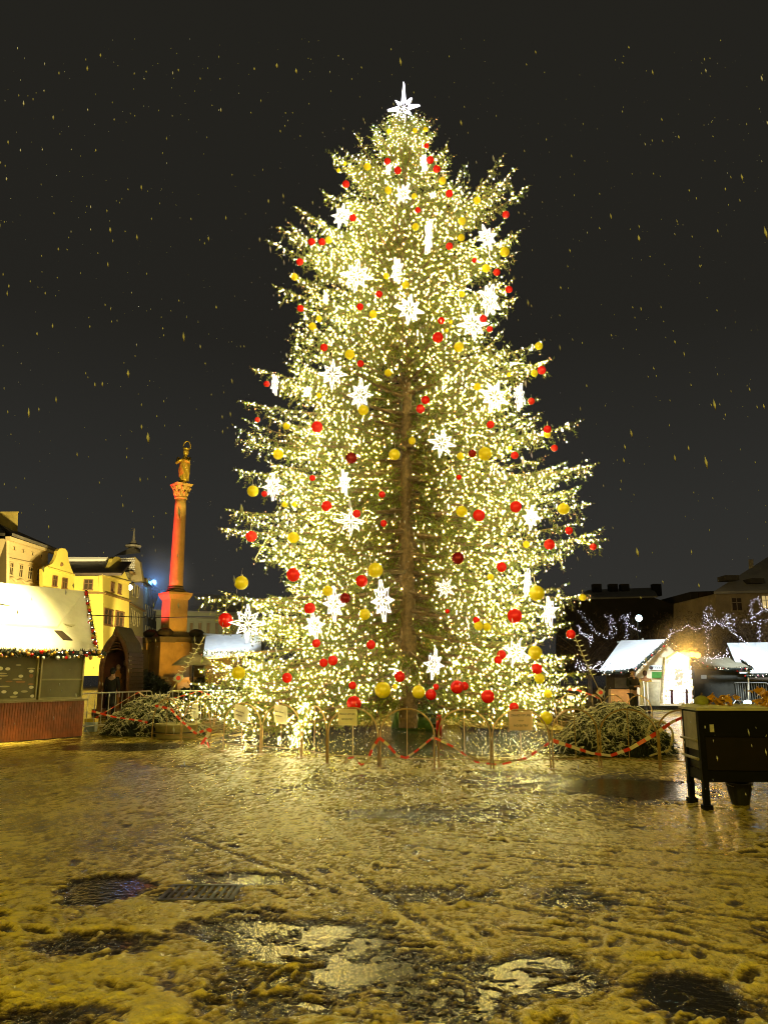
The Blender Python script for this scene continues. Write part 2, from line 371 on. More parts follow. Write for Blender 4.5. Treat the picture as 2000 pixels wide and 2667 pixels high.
for i in range(NB):
    wh = i // 12; f_ = (wh + .5) / NW; z = 1.0 + (TOPZ - 1.0) * f_ ** 1.02 + rng.normal(0, .07)
    az = ((i % 12) * 2 * PI / 12 + wh * 1.1 + rng.normal(0, .12)) % (2 * PI)
    side_ = abs(math.cos(az)); r = Renv(z, math.cos(az) * 1.3) * ((rng.uniform(.74, .97) if side_ < .75 else rng.uniform(.50, .80)) * (1 if z < TOPZ * .62 else .90))
    if z > TOPZ - 1.5: r = max(.2, (TOPZ - z) * .62)
    front = abs(((az - 1.5 * PI + PI) % (2 * PI)) - PI)
    z_in = (TR[1] - .1 < z < TR[0] + .0) or (TR[3] < z < TR[2])
    if front < .34 and z_in: continue
    if front < .62 and z_in and rng.random() < .45: continue
    sl = slope(z)
    bare = .30 if z_in and front < 1.0 else .12
    bough(max(.95, z - sl * r * .85), az, r, sl + rng.normal(0, .025), rng.uniform(.02, .07), 1.5, bare=bare, hang=.85 if z < TOPZ * .7 else .4)
# leader
for i in range(34):
    z = TOPZ - .05 - i * .06; bough(z - .1, rng.uniform(0, 2 * PI), .16 + i * .028, 1.1, 0, 1.8, hang=.1)
# needles: every twig point gets flat narrow leaflets
pts = np.concatenate([a for a, _, _ in LV]); dd = np.concatenate([np.repeat(d[None], len(a), 0) for a, d, _ in LV])
rpt = 3
pts = np.repeat(pts, rpt, 0); dd = np.repeat(dd, rpt, 0); N = len(pts)
rnd = rng.normal(0, 1, (N, 3)); rnd -= (rnd * dd).sum(1, keepdims=True) * dd; rnd /= np.linalg.norm(rnd, axis=1, keepdims=True) + 1e-9
out = dd * rng.uniform(.35, 1.0, (N, 1)) + rnd * rng.uniform(.5, 1.0, (N, 1)); out /= np.linalg.norm(out, axis=1, keepdims=True)
wd = np.cross(out, rnd + rng.normal(0, .6, (N, 3))); wd /= np.linalg.norm(wd, axis=1, keepdims=True) + 1e-9
ln = rng.uniform(.06, .125, (N, 1)); hw = rng.uniform(.010, .018, (N, 1))
v = np.concatenate([pts - wd * hw, pts + wd * hw, pts + out * ln], 0)
f = np.stack([np.arange(N), np.arange(N) + N, np.arange(N) + 2 * N], 1)
shade = rng.choice(3, N, p=[.5, .32, .18])
fm = [mat('needles', (.115, .15, .006), .5, var=.35, scale=1.2), mat('needles_young', (.18, .18, .006), .5, var=.3, scale=1.4), mat('needles_old', (.13, .085, .018), .6, var=.3, scale=1.6)]
tree = empty('christmas_tree', (TX, TY, 0), 'very tall spruce covered in lights, baubles and stars', 'tree')
npmesh('crown', v, f, fm, tree, mi=shade)
print('needles', N, 'bulbs', len(BP))
bark = mat('bark', (.16, .105, .05), .8, var=.4, scale=9, bump=.8, bscale=30)
tr = MB(); tz = np.linspace(.15, TOPZ - .3, 26)
tr.tube([(TX + .03 * math.sin(z * .8), TY, z) for z in tz], [.25 * (1 - z / (TOPZ + .6)) + .02 for z in tz], 12)
tr.build('trunk', bark, tree, smooth=True)
order = sorted(WOOD, key=lambda w_: -float(w_[1]))
vis = sorted(range(len(WOOD)), key=lambda i_: (abs(((math.atan2(WOOD[i_][0][-1][1] - TY, WOOD[i_][0][-1][0] - TX) - 1.5 * PI + PI) % (2 * PI)) - PI)))
for q_, i_ in enumerate(vis[:90]):
    P, r0, r1 = WOOD[i_]; MB().tube([tuple(p) for p in P], list(np.linspace(r0, r1, len(P))), 5).build('branch', bark, tree, fix=False)
rest = MB()
for i_ in vis[90:]:
    P, r0, r1 = WOOD[i_]; rest.tube([tuple(p) for p in P[::2]], list(np.linspace(r0, r1, len(P[::2]))), 4)
# bare dead twigs near the trunk
for q_ in range(50):
    z = rng.uniform(TR[3], TR[0] + .3); a = rng.uniform(PI, 2 * PI); L = rng.uniform(.5, 1.7)
    p0 = Vector((TX, TY, z)); p1 = p0 + Vector((math.cos(a) * L, math.sin(a) * L, rng.uniform(-.25, .2))); pm = (p0 + p1) / 2 + Vector((0, 0, .06))
    rest.tube([p0, pm, p1], [.016, .011, .005], 4)
o = rest.build('inner_branches', bark, tree, fix=False); o['kind'] = 'stuff'
# ---- fairy lights: thousands of bulbs
BP = np.array(BP)
NBU = len(BP)
warm = mat('bulb_warm', (.9, .8, .5), .4, var=0, emit=(1, .77, .12), st=270)
white = mat('bulb_white', (.9, .9, .9), .4, var=0, emit=(1, .90, .48), st=270)
dim = mat('bulb_amber', (.9, .6, .3), .4, var=0, emit=(1, .40, .16), st=14)
cool = mat('bulb_cool', (.7, .8, .9), .4, var=0, emit=(.55, .7, 1), st=8)
def bulbs(name, P, rad, mi, mats, parent=None):
    P = np.asarray(P, dtype=np.float32); N = len(P); rad = np.broadcast_to(np.asarray(rad, dtype=np.float32), (N,))[:, None]
    D = np.array([(1, 0, 0), (-1, 0, 0), (0, 1, 0), (0, -1, 0), (0, 0, 1), (0, 0, -1)], dtype=np.float32)
    v = (P[:, None, :] + D[None] * rad[:, None, :]).reshape(-1, 3)
    T = np.array([(0, 2, 4), (2, 1, 4), (1, 3, 4), (3, 0, 4), (2, 0, 5), (1, 2, 5), (3, 1, 5), (0, 3, 5)])
    f = (np.arange(N)[:, None, None] * 6 + T[None]).reshape(-1, 3)
    return npmesh(name, v, f, mats, parent, mi=np.repeat(np.asarray(mi), 8))
bi = rng.choice(4, NBU, p=[.32, .36, .305, .015])
fl = bulbs('fairy_lights', BP, rng.uniform(.0055, .0105, NBU), bi, [warm, white, dim, cool]); tag(fl, 'thousands of tiny warm white lights strung through the spruce', 'fairy lights', kind='stuff')
# ---- baubles
RED = [(1009,420,8),(1036,444,9),(1120,417,9),(1137,440,9),(901,480,9),(1170,504,9),(1088,547,7),(1317,559,9),(919,567,9),(812,630,9),(839,630,9),(1170,641,9),(1235,678,6),(1293,709,9),(1111,380,6),
 (781,682,9),(783,803,9),(987,766,9),(938,799,9),(1325,754,9),(1149,835,9),(1258,830,10),(1275,857,8),(1140,879,14),(844,905,10),(939,947,9),(695,1000,8),(671,1093,7),(826,1112,15),(915,1193,16),(689,1286,8),(814,1245,8),(995,1288,9),
 (1108,1042,11),(1095,1065,12),(1410,964,11),(1383,1045,9),(1277,1106,10),(1425,1118,10),(1443,1167,9),(1230,1181,11),(1340,1186,10),(1195,1243,7),(851,1318,14),(929,1338,11),(999,1363,9),(655,1397,15),(764,1497,18),(942,1513,16),(899,1558,15),(807,1584,15),(588,1615,19),(824,1675,11),(966,1679,12),
 (1343,1320,15),(1247,1342,16),(1481,1382,10),(1430,1418,14),(1544,1424,9),(1192,1454,17),(1306,1477,13),(1340,1604,19),(1240,1615,9),(1486,1652,12),(1306,1705,12),(1297,1719,10),(1398,1742,14),(1041,1762,14),(1122,1809,14),(1135,1789,8),(1190,1789,17),(1209,1787,11),(1270,1814,17),(1338,1842,12),(1165,1592,6),(748,1765,13),(867,1720,13),(843,1726,11),(922,1832,19),(918,1785,10)]
YEL = [(957,434,9),(898,426,5),(882,444,5),(1011,495,9),(1152,471,9),(1242,522,9),(1203,576,10),(1082,591,9),(1201,619,9),(1314,656,12),(1265,699,10),(1056,742,10),(1006,719,8),(1080,340,6),(1108,337,6),(856,625,9),(1013,342,6),(1079,511,7),
 (767,721,9),(972,818,10),(831,830,8),(814,850,10),(1203,766,8),(1174,838,5),(1163,861,5),(1195,904,13),(911,923,13),(1011,971,10),(831,1030,7),(946,1068,14),(746,1110,9),(725,1183,14),(1027,1184,15),(659,1279,15),(1403,901,10),(1391,972,9),(1243,1007,10),(1325,976,6),(1073,1148,10),(1199,1188,10),(1263,1182,18),(1328,1166,6),(1425,1132,9),
 (742,1314,8),(767,1314,7),(764,1400,15),(629,1518,18),(978,1485,20),(854,1539,14),(950,1600,15),(1202,1332,15),(1467,1325,15),(1370,1418,9),(1397,1545,20),(1517,1556,9),(1277,1503,9),(1246,1630,12),(1268,1633,11),(1393,1700,18),(1405,1767,13),(1090,1802,17),(997,1797,21),(1427,1807,10),(622,1753,17),(1029,1788,7),(1422,1870,16)]
STARS = [(889,563,25,30,20),(929,719,42,42,8),(1034,705,14,35,0),(1066,806,37,40,4),(848,776,8,17,0),(1268,618,26,32,-30),(1116,617,5,46,0),(1275,782,24,45,10),(1231,845,40,42,-8),(866,975,37,38,5),(938,1029,32,42,12),(716,1002,9,28,0),(800,1018,16,14,40),(711,1268,26,36,6),(897,1257,15,36,-5),
 (1287,1034,36,44,15),(1353,1034,12,36,0),(1150,1154,36,38,8),(914,1358,38,38,0),(645,1623,45,48,3),(870,1573,27,46,6),(819,1630,26,38,-6),(996,1565,27,54,2),(1383,1348,21,32,0),(1159,1532,38,28,35),(1372,1518,8,36,0),(1430,1594,20,38,-20),(1344,1699,36,36,20),(1130,1731,25,38,5),(1050,504,20,27,-40),(1104,425,8,22,0),(1012,439,9,16,0),(1127,508,12,11,30)]
def crown_pt(px, py, k_=1.0):
    """point on the front of the crown seen through this pixel"""
    best = None
    for Y in np.arange(TY - 6.6, TY + .05, .1):
        p = at(px, py, float(Y)); r = math.hypot(p.x - TX, p.y - TY)
        if p.z > TOPZ: continue
        if r <= Renv(min(max(p.z, 1), TOPZ - .3), (p.x - TX) / max(.3, r)) * k_: best = p; break
    return best if best is not None else at(px, py, TY - .3)
redm = mat('bauble_red', (.9, .010, .003), .25, metal=.12, var=.1, coat=1)
dred = mat('bauble_dark_red', (.30, .008, .006), .18, metal=.5, var=.1, coat=.8)
yelm = mat('bauble_gold', (.90, .74, .012), .25, metal=.12, var=.1, coat=1)
capm = mat('bauble_cap', (.6, .5, .25), .3, metal=.9, var=0)
def make_bauble(m):
    t = empty('bauble', (0, 0, 0)); MB().ball((0, 0, 0), 1, 24).build('ball', m, t, smooth=True)
    b_ = MB().lathe((0, 0, 0), [(.02, .95), (.17, .96), (.17, 1.14), (.05, 1.17)], 10); b_.tube([(0, 0, 1.1), (.05, 0, 1.4), (.02, 0, 2.1)], .02, 4)
    b_.build('cap', capm, t); return t
protos = {'red': make_bauble(redm), 'gold': make_bauble(yelm), 'dark': make_bauble(dred)}
used = set()
ordn = ['topmost', 'second', 'third', 'fourth', 'fifth', 'sixth', 'seventh', 'eighth', 'ninth', 'tenth', 'eleventh', 'twelfth', 'thirteenth', 'fourteenth', 'fifteenth', 'sixteenth', 'seventeenth', 'eighteenth', 'nineteenth', 'twentieth', 'twenty-first', 'twenty-second', 'twenty-third', 'twenty-fourth']
def bandof(px, py):
    z = at(px, py, TY); r = Renv(min(max(z.z, 1), TOPZ - .3)); u = (z.x - TX) / max(r, .4)
    return 0 if u < -.72 else 1 if u < -.38 else 2 if u < -.06 else 3 if u < .28 else 4 if u < .66 else 5
BN = ['along the outer left edge of the spruce', 'down the left flank of the spruce', 'just left of the trunk', 'just right of the trunk', 'down the right flank of the spruce', 'along the outer right edge of the spruce']
cnt = {}
items = [(y, x, r, 'red') for x, y, r in RED] + [(y, x, r, 'gold') for x, y, r in YEL]
for (y, x, r, c) in sorted(items):
    bd = bandof(x, y); k_ = cnt.get((c, bd), 0); cnt[(c, bd)] = k_ + 1
    p = crown_pt(x, y, 1.03)
    dist = (p - CAMP).length; rad = r / F * dist * 1.0
    key = 'dark' if (c == 'red' and (x, y) in ((899, 1558), (1192, 1454), (915, 1193), (1230, 1181))) else c
    lab = f"{'large' if rad > .125 else 'small' if rad < .085 else 'round'} {'red' if c == 'red' else 'golden yellow'} bauble, {ordn[k_]} from the treetop {BN[bd]}"
    if key not in used:
        o = protos[key]; used.add(key); o.location = p
    else: o = dup(protos[key], p)
    o['label'] = lab; o['category'] = 'bauble'; o['group'] = 'baubles hanging on the tree'; o.scale = (rad, rad, rad); o.rotation_euler = (rng.normal(0, .08), rng.normal(0, .08), rng.uniform(0, 6))
# ---- light stars
starm = mat('star_tube', (.9, .9, .9), .4, var=0, emit=(1, .94, .78), st=2.2)
starc = mat('star_core', (.9, .8, .5), .4, var=0, emit=(1, .78, .2), st=3)
starb = mat('treetop_star_tube', (.9, .9, .9), .4, var=0, emit=(.9, .86, 1), st=3)
def star_mb(tall=1.0, diag=.80, inner=.42, tr_=.013, depth=.07, lines=True):
    m = MB(); ang = [PI / 2 + k * PI / 8 for k in range(16)]
    def ring(s_, y, t_):
        P = []
        for k, a in enumerate(ang):
            if k % 2: r = inner
            else: r = (tall if k in (0, 8) else 1.0) if k % 4 == 0 else diag
            P.append((math.cos(a) * r * s_, y, math.sin(a) * r * s_))
        for i in range(16):
            m.tube([P[i], P[(i + 1) % 16]], t_, 5)
        return P
    A = ring(1, -depth, tr_); B = ring(1, depth, tr_)
    for i in range(16):
        m.tube([A[i], B[i]], tr_ * .7, 4)
    if lines:
        ring(.62, 0, tr_ * .8)
        for i in range(1, 16, 2): m.tube([A[i], (0, 0, 0)], tr_ * .8, 4)
    return m
def make_star():
    t = empty('light_star', (0, 0, 0)); star_mb().build('tube_frame', starm, t)
    MB().lathe((0, 0, 0), [(.02, -.05), (.13, -.02), (.13, .02), (.02, .05)], 8).build('core', starc, t)
    return t
sp = None; scnt = {}
for (x, y, hw_, hh, tilt) in sorted(STARS, key=lambda s_: s_[1]):
    p = crown_pt(x, y, 1.0); dist = (p - CAMP).length; rad = hh / F * dist
    ratio = min(1, hw_ / hh); yaw = math.acos(max(.1, ratio)) * (1 if x > 1060 else -1)
    bd = bandof(x, y); k_ = scnt.get(bd, 0); scnt[bd] = k_ + 1
    lab = f"glowing star{' edge-on' if ratio < .5 else ''}, {ordn[k_]} from the treetop {BN[bd]}"
    if sp is None: sp = make_star(); o = sp; o.location = p
    else: o = dup(sp, p)
    o['label'] = lab; o['category'] = 'light star'; o['group'] = 'light stars hanging on the tree'
    o.rotation_euler = (R(8), R(tilt), yaw + math.atan2(-p.x, p.y)); o.scale = (rad, rad, rad)
# treetop star
p = at(1051, 281, TY); t = empty('treetop_star', p, 'tall white star of light tubes on the very tip of the spruce', 'star')
t.rotation_euler = (R(10), R(4), R(-18)); sc = 38 / F * (p - CAMP).length
m = star_mb(1.55, .72, .30, .022, .08, False)
for a in range(0, 16, 2):
    an = PI / 2 + a * PI / 8; r_ = 1.2 if a in (0, 8) else .9 if a % 4 == 0 else .6
    m.tube([(0, 0, 0), (math.cos(an) * r_, 0, math.sin(an) * r_)], .012, 4)
m.v = [(x * sc + p.x, y * sc + p.y, z * sc + p.z) for x, y, z in m.v]; m.build('tube_frame', starb, t)
MB().tube([p - Vector((0, 0, sc * 2.6)), p - Vector((0, 0, sc * .9))], .05, 6).build('pole', starb, t)
exec_rest = True
# ================================================================ SQUARE FURNITURE
snowm = mat('snow', (.78, .76, .70), .6, var=.06, scale=1.5, bump=.4, bscale=12)
metal = mat('galvanised', (.62, .58, .48), .3, metal=.6, var=.1, scale=20)
hoopm = mat('rusty_bronze_paint', (.46, .29, .10), .35, metal=.2, var=.4, scale=14)
dark = mat('black_paint', (.005, .0045, .004), .5, var=.3, scale=5)
paper = mat('paper', (.86, .80, .58), .6, var=.06, scale=5)
ink = mat('ink', (.03, .02, .02), .6, var=0)
def text_part(body, size, parent, loc, rot, m=ink, name='lettering', extr=.0015):
    c = bpy.data.curves.new(name, 'FONT'); c.body = body; c.size = size; c.align_x = 'CENTER'; c.align_y = 'CENTER'; c.extrude = extr; c.space_line = 1.3
    c.materials.append(m); o = bpy.data.objects.new(name, c); col.objects.link(o)
    me = bpy.data.meshes.new_from_object(o.evaluated_get(bpy.context.evaluated_depsgraph_get())); bpy.data.objects.remove(o)
    o = bpy.data.objects.new(name, me); col.objects.link(o); o.parent = parent
    o.location = loc; o.rotation_euler = rot; OFF[o.name] = Vector((0, 0, 0)); return o
# ---- arched fence
def make_panel(w, h=1.0, foot=.16):
    t = empty('arched_fence_panel', (0, 0, 0)); r = w / 2; zc = h - r * .92
    arc = [(-r, 0, 0), (-r, 0, zc * .5), (-r, 0, zc)] + [(-r * math.cos(a), 0, zc + r * .92 * math.sin(a)) for a in np.linspace(.12, PI - .12, 15)] + [(r, 0, zc), (r, 0, zc * .5), (r, 0, 0)]
    m = MB().tube(arc, .016, 6)
    for sx in (-r, r): m.box((sx, 0, .01), (.05, .16, .016))
    m.build('hoop', hoopm, t)
    MB().tube([(0, 0, foot), (0, 0, h - .01)], .008, 5).build('upright_bar', hoopm, t)
    MB().tube([(-r, .004, foot), (r, .004, foot)], .010, 5).build('bottom_rail', hoopm, t)
    return t
PAN = [((396, 1926), (470, 1934), 'beside the left heap of branches', None), ((473, 1936), (549, 1949), 'with a pale square notice beside the left heap', 'sq'), ((581, 1957), (677, 1964), 'with a crumpled notice hanging askew', 'cr'), ((682, 1965), (783, 1974), 'with a bent notice, left of the drooping lit twig', 'bt'),
       ((787, 1975), (850, 1989), 'narrow in view, right of the drooping lit twig', None), ((854, 1990), (985, 1996), 'with a yellowish NO ENTRY notice below the large red bauble', 'no'), ((990, 1998), (1131, 2002), 'in front of the green tree stand', None), ((1143, 2003), (1278, 2005), 'directly right of the red fire extinguisher', None),
       ((1285, 2005), (1434, 2005), 'with a peach NO ENTRY notice', 'n2'), ((1441, 2004), (1560, 2000), 'left of the right heap of branches', None), ((1566, 2000), (1717, 2008), 'in front of the right heap of branches', None), ((1722, 2008), (1850, 2012), 'between the right heap and the dark cart', None)]
pc = {}
def place_panel(a, b, lab, group, grp_h=1.0, ga=None, gb=None):
    A = ga if ga is not None else gnd(*a); B = gb if gb is not None else gnd(*b); A.z = B.z = 0
    w_ = (B - A).length; kk = (round(w_, 1), grp_h); rz = math.atan2(B.y - A.y, B.x - A.x); c = (A + B) / 2
    o = make_panel(w_, grp_h); o.location = c; o.rotation_euler = (0, R(random.uniform(-1, 1)), rz)
    OFF[o.name] = c; tag(o, lab, 'fence panel', group); return o, c, rz, w_
def translucent(m):
    if m.name.endswith('_t') or 'tr_done' in m: return
    m['tr_done'] = 1; n = m.node_tree; b = n.nodes['Principled BSDF']; o = n.nodes['Material Output']; tl = n.nodes.new('ShaderNodeBsdfTranslucent'); mx = n.nodes.new('ShaderNodeMixShader')
    mx.inputs[0].default_value = .55; c_ = b.inputs['Base Color']
    if c_.is_linked: n.links.new(c_.links[0].from_socket, tl.inputs[0])
    n.links.new(b.outputs[0], mx.inputs[1]); n.links.new(tl.outputs[0], mx.inputs[2]); n.links.new(mx.outputs[0], o.inputs[0])
def notice(c, rz, w_, zt, sw, sh, tilt, lab, lines, m=paper, bend=.02, dx=0):
    t = empty('notice', c, lab, 'notice', rz=rz); t.location = c + Vector((0, 0, 0))
    mb = MB(); nx_, nz_ = 8, 6; vs = []; translucent(m)
    for j in range(nz_ + 1):
        for i in range(nx_ + 1):
            x = (i / nx_ - .5) * sw; z = (j / nz_ - .5) * sh; yy = -.022 - bend * math.sin(i / nx_ * PI * 1.3 + j * .4) - bend * .5 * (j / nz_)
            vs.append((dx + x * math.cos(tilt) - z * math.sin(tilt), yy, zt - sh / 2 + x * math.sin(tilt) + z * math.cos(tilt)))
    n1_ = len(vs)
    fs = []
    for j in range(nz_):
        for i in range(nx_):
            a = j * (nx_ + 1) + i; q = (a, a + 1, a + nx_ + 2, a + nx_ + 1); fs += [q]
    mb.add(vs, fs); mb.v = [tuple(Vector(v_) + c) for v_ in mb.v]
    mb.build('sheet', m, t, smooth=False)
    for k_, (txt, size, dz) in enumerate(lines):
        text_part(txt, size, t, (dx - dz * math.sin(tilt), -.028 - bend * 1.6, zt - sh / 2 + dz), (PI / 2, -tilt, 0))
    return t
for i, (a, b, lab, kd) in enumerate(PAN):
    o, c, rz, w_ = place_panel(a, b, 'bronze arched fence panel ' + lab, 'arched fence round the tree')
    if kd == 'no': notice(c, rz, w_, .98, .37, .29, 0, 'yellowish NO ENTRY notice on the fence below the large red bauble', [('ZÁKAZ VSTUPU', .047, .05), ('NO ENTRY', .047, -.04)], mat('paper_yellow', (.86, .76, .36), .5, var=.05), .006, dx=-.1)
    elif kd == 'n2': notice(c, rz, w_, .97, .41, .32, 0, 'peach NO ENTRY notice on the arched fence, rightmost of the large ones', [('ZÁKAZ VSTUPU', .048, .09), ('VSTUP', .03, .0), ('NO ENTRY', .05, -.08)], mat('paper_peach', (.85, .62, .36), .5, var=.05), .004)
    elif kd == 'sq': notice(c, rz, w_, .93, .30, .31, 0, 'pale square notice on the fence beside the left heap of branches', [('ZÁKAZ VSTUPU', .034, .04), ('NO ENTRY', .034, -.03)], paper, .015, dx=-.05)
    elif kd == 'cr': notice(c, rz, w_, .95, .36, .31, R(-12), 'crumpled notice hanging askew with its corner sagging', [('ZÁKAZ VSTUPU', .036, .03), ('NO ENTRY', .036, -.04)], paper, .04)
    elif kd == 'bt': notice(c, rz, w_, .98, .33, .35, R(-7), 'bent notice on the fence left of the drooping lit twig', [('ZÁKAZ VSTUPU', .036, .05), ('NO ENTRY', .036, -.03)], paper, .035)
BACKP = [((1462, 1893), (1517, 1895), 'behind the crown, carrying a small narrow notice', True), ((1524, 1896), (1570, 1898), 'seen over the right heap, next to the small notice', False), ((1574, 1899), (1630, 1903), 'seen over the middle of the right heap', False), ((1636, 1903), (1700, 1908), 'seen over the right end of the right heap', False),
         ((640, 1884), (700, 1880), 'behind the tree, near the far crowd barrier', False), ((560, 1890), (630, 1886), 'behind the pale square notice', False), ((710, 1880), (790, 1878), 'behind the bent notice under the crown', False), ((1350, 1882), (1450, 1888), 'behind the crown, left of the small narrow notice', False), ((500, 1900), (556, 1893), 'leaning behind the left heap of branches', False)]
for a, b, lab, kd in BACKP:
    o, c, rz, w_ = place_panel(a, b, 'far arched fence panel ' + lab, 'arched fence round the tree', 1.0)
    if kd: notice(c, rz, w_, .95, .2, .32, 0, 'small narrow notice on the far arched fence beside the right heap', [('NO ENTRY', .03, 0)], paper, .01)
notice(gnd(668, 1893), 0, 1, .95, .28, .28, R(8), 'far pale notice hanging in the lit branches above the fence', [('NO ENTRY', .04, 0)], paper, .02)
# ---- red and white tape
tapem = stripes('barrier_tape', (.80, .07, .02), (.85, .80, .66), 4.5, 'X', .4)
tapem = bpy.data.materials['barrier_tape'] if 'barrier_tape' in bpy.data.materials else tapem
MATS['tape_red'] = mat('tape_red', (.85, .06, .015), .35, var=0); MATS['tape_white'] = mat('tape_white', (.88, .72, .52), .35, var=0)
def tape(path, wid, lab, twist=1.0):
    path = [Vector(p) for p in path]
    P = []
    for i in range(len(path) - 1):
        a, b_ = path[i], path[i + 1]; n_ = max(2, int((b_ - a).length / .05))
        for k in range(n_): P.append(a.lerp(b_, k / n_))
    P.append(path[-1]); mb = MB(); d_ = 0; pl = None; pr = None
    for i, p in enumerate(P):
        if i: d_ += (p - P[i - 1]).length
        a = twist * math.sin(d_ * 1.7) * .9; n_ = (P[min(i + 1, len(P) - 1)] - P[max(i - 1, 0)]).normalized(); side = n_.cross(Vector((0, 1, 0))).normalized()
        sd = (side * math.cos(a) + Vector((0, 1, 0)) * math.sin(a)) * wid / 2
        q = (p - sd, p + sd, p + sd + Vector((0, .002, 0)), p - sd + Vector((0, .002, 0)))
        if pl is not None:
            mi = int(d_ / .13) % 2
            mb.add([pl[0], pl[1], q[1], q[0], pl[3], pl[2], q[2], q[3]], [(0, 1, 2, 3), (7, 6, 5, 4)], mi)
        pl = q
    o = mb.build('barrier_tape', [MATS['tape_red'], MATS['tape_white']], None, P[0], fix=False); tag(o, lab, 'tape', 'red and white tape on the fence'); return o
def gp(px, py, base): # point above the fence line whose foot is at photo row `base`
    Y = gnd(1000, base).y - .05; return at(px, py, Y)
tape([gp(988, 1922, 2000), gp(972, 1945, 2000), gp(955, 1985, 2000), gp(940, 1992, 2000), gp(922, 1972, 2000), gp(905, 1975, 2000), gp(900, 1990, 2000)], .05, 'short tape end trailing on the snow left of the extinguisher, below the yellowish notice')
tape([gp(988, 1921, 2001), gp(1012, 1942, 2001), gp(1035, 1968, 2001), gp(1058, 1974, 2001), gp(1085, 1955, 2001), gp(1128, 1920, 2001)], .05, 'tape swag sagging in front of the green tree stand')
tape([gp(1132, 1922, 2003), gp(1180, 1945, 2003), gp(1240, 1985, 2003), gp(1300, 1992, 2003), gp(1370, 1975, 2003), gp(1437, 1930, 2003)], .04, 'long slack tape lying low along the snow under the peach notice')
tape([gp(1438, 1928, 2002), gp(1480, 1942, 2002), gp(1540, 1962, 2002), gp(1590, 1968, 2002), gp(1640, 1950, 2004), gp(1700, 1915, 2006), gp(1750, 1880, 2010), gp(1792, 1862, 2012)], .065, 'broad tape rising from the snow across the right heap to the cart')
tape([gp(240, 1852, 1930), gp(300, 1868, 1930), gp(360, 1876, 1932), gp(385, 1882, 1934)], .05, 'tape across the front of the left heap of branches')
tape([gp(405, 1838, 1936), gp(445, 1846, 1938), gp(470, 1875, 1940), gp(510, 1910, 1945), gp(549, 1898, 1949)], .055, 'tape looping down from the left heap to the corner post')
tape([gp(549, 1898, 1950), gp(542, 1915, 1950), gp(520, 1945, 1950), gp(530, 1935, 1950), gp(545, 1948, 1950), gp(538, 1925, 1950)], .08, 'tangled knot of tape at the foot of the corner post', 2)
tape([gp(250, 1870, 1905), gp(345, 1812, 1905), gp(362, 1803, 1905), gp(395, 1825, 1905)], .04, 'thin tape strung from the crowd barrier above the left heap')
tape([at(1478, 1795, 21), at(1500, 1796, 21), at(1545, 1812, 21), at(1560, 1820, 21)], .05, 'far tape along the fence above the right heap')
tape([gp(430, 1825, 1900), gp(520, 1800, 1900), gp(560, 1815, 1900), gp(640, 1815, 1900)], .04, 'thin far tape sagging in front of the rear crowd barrier')
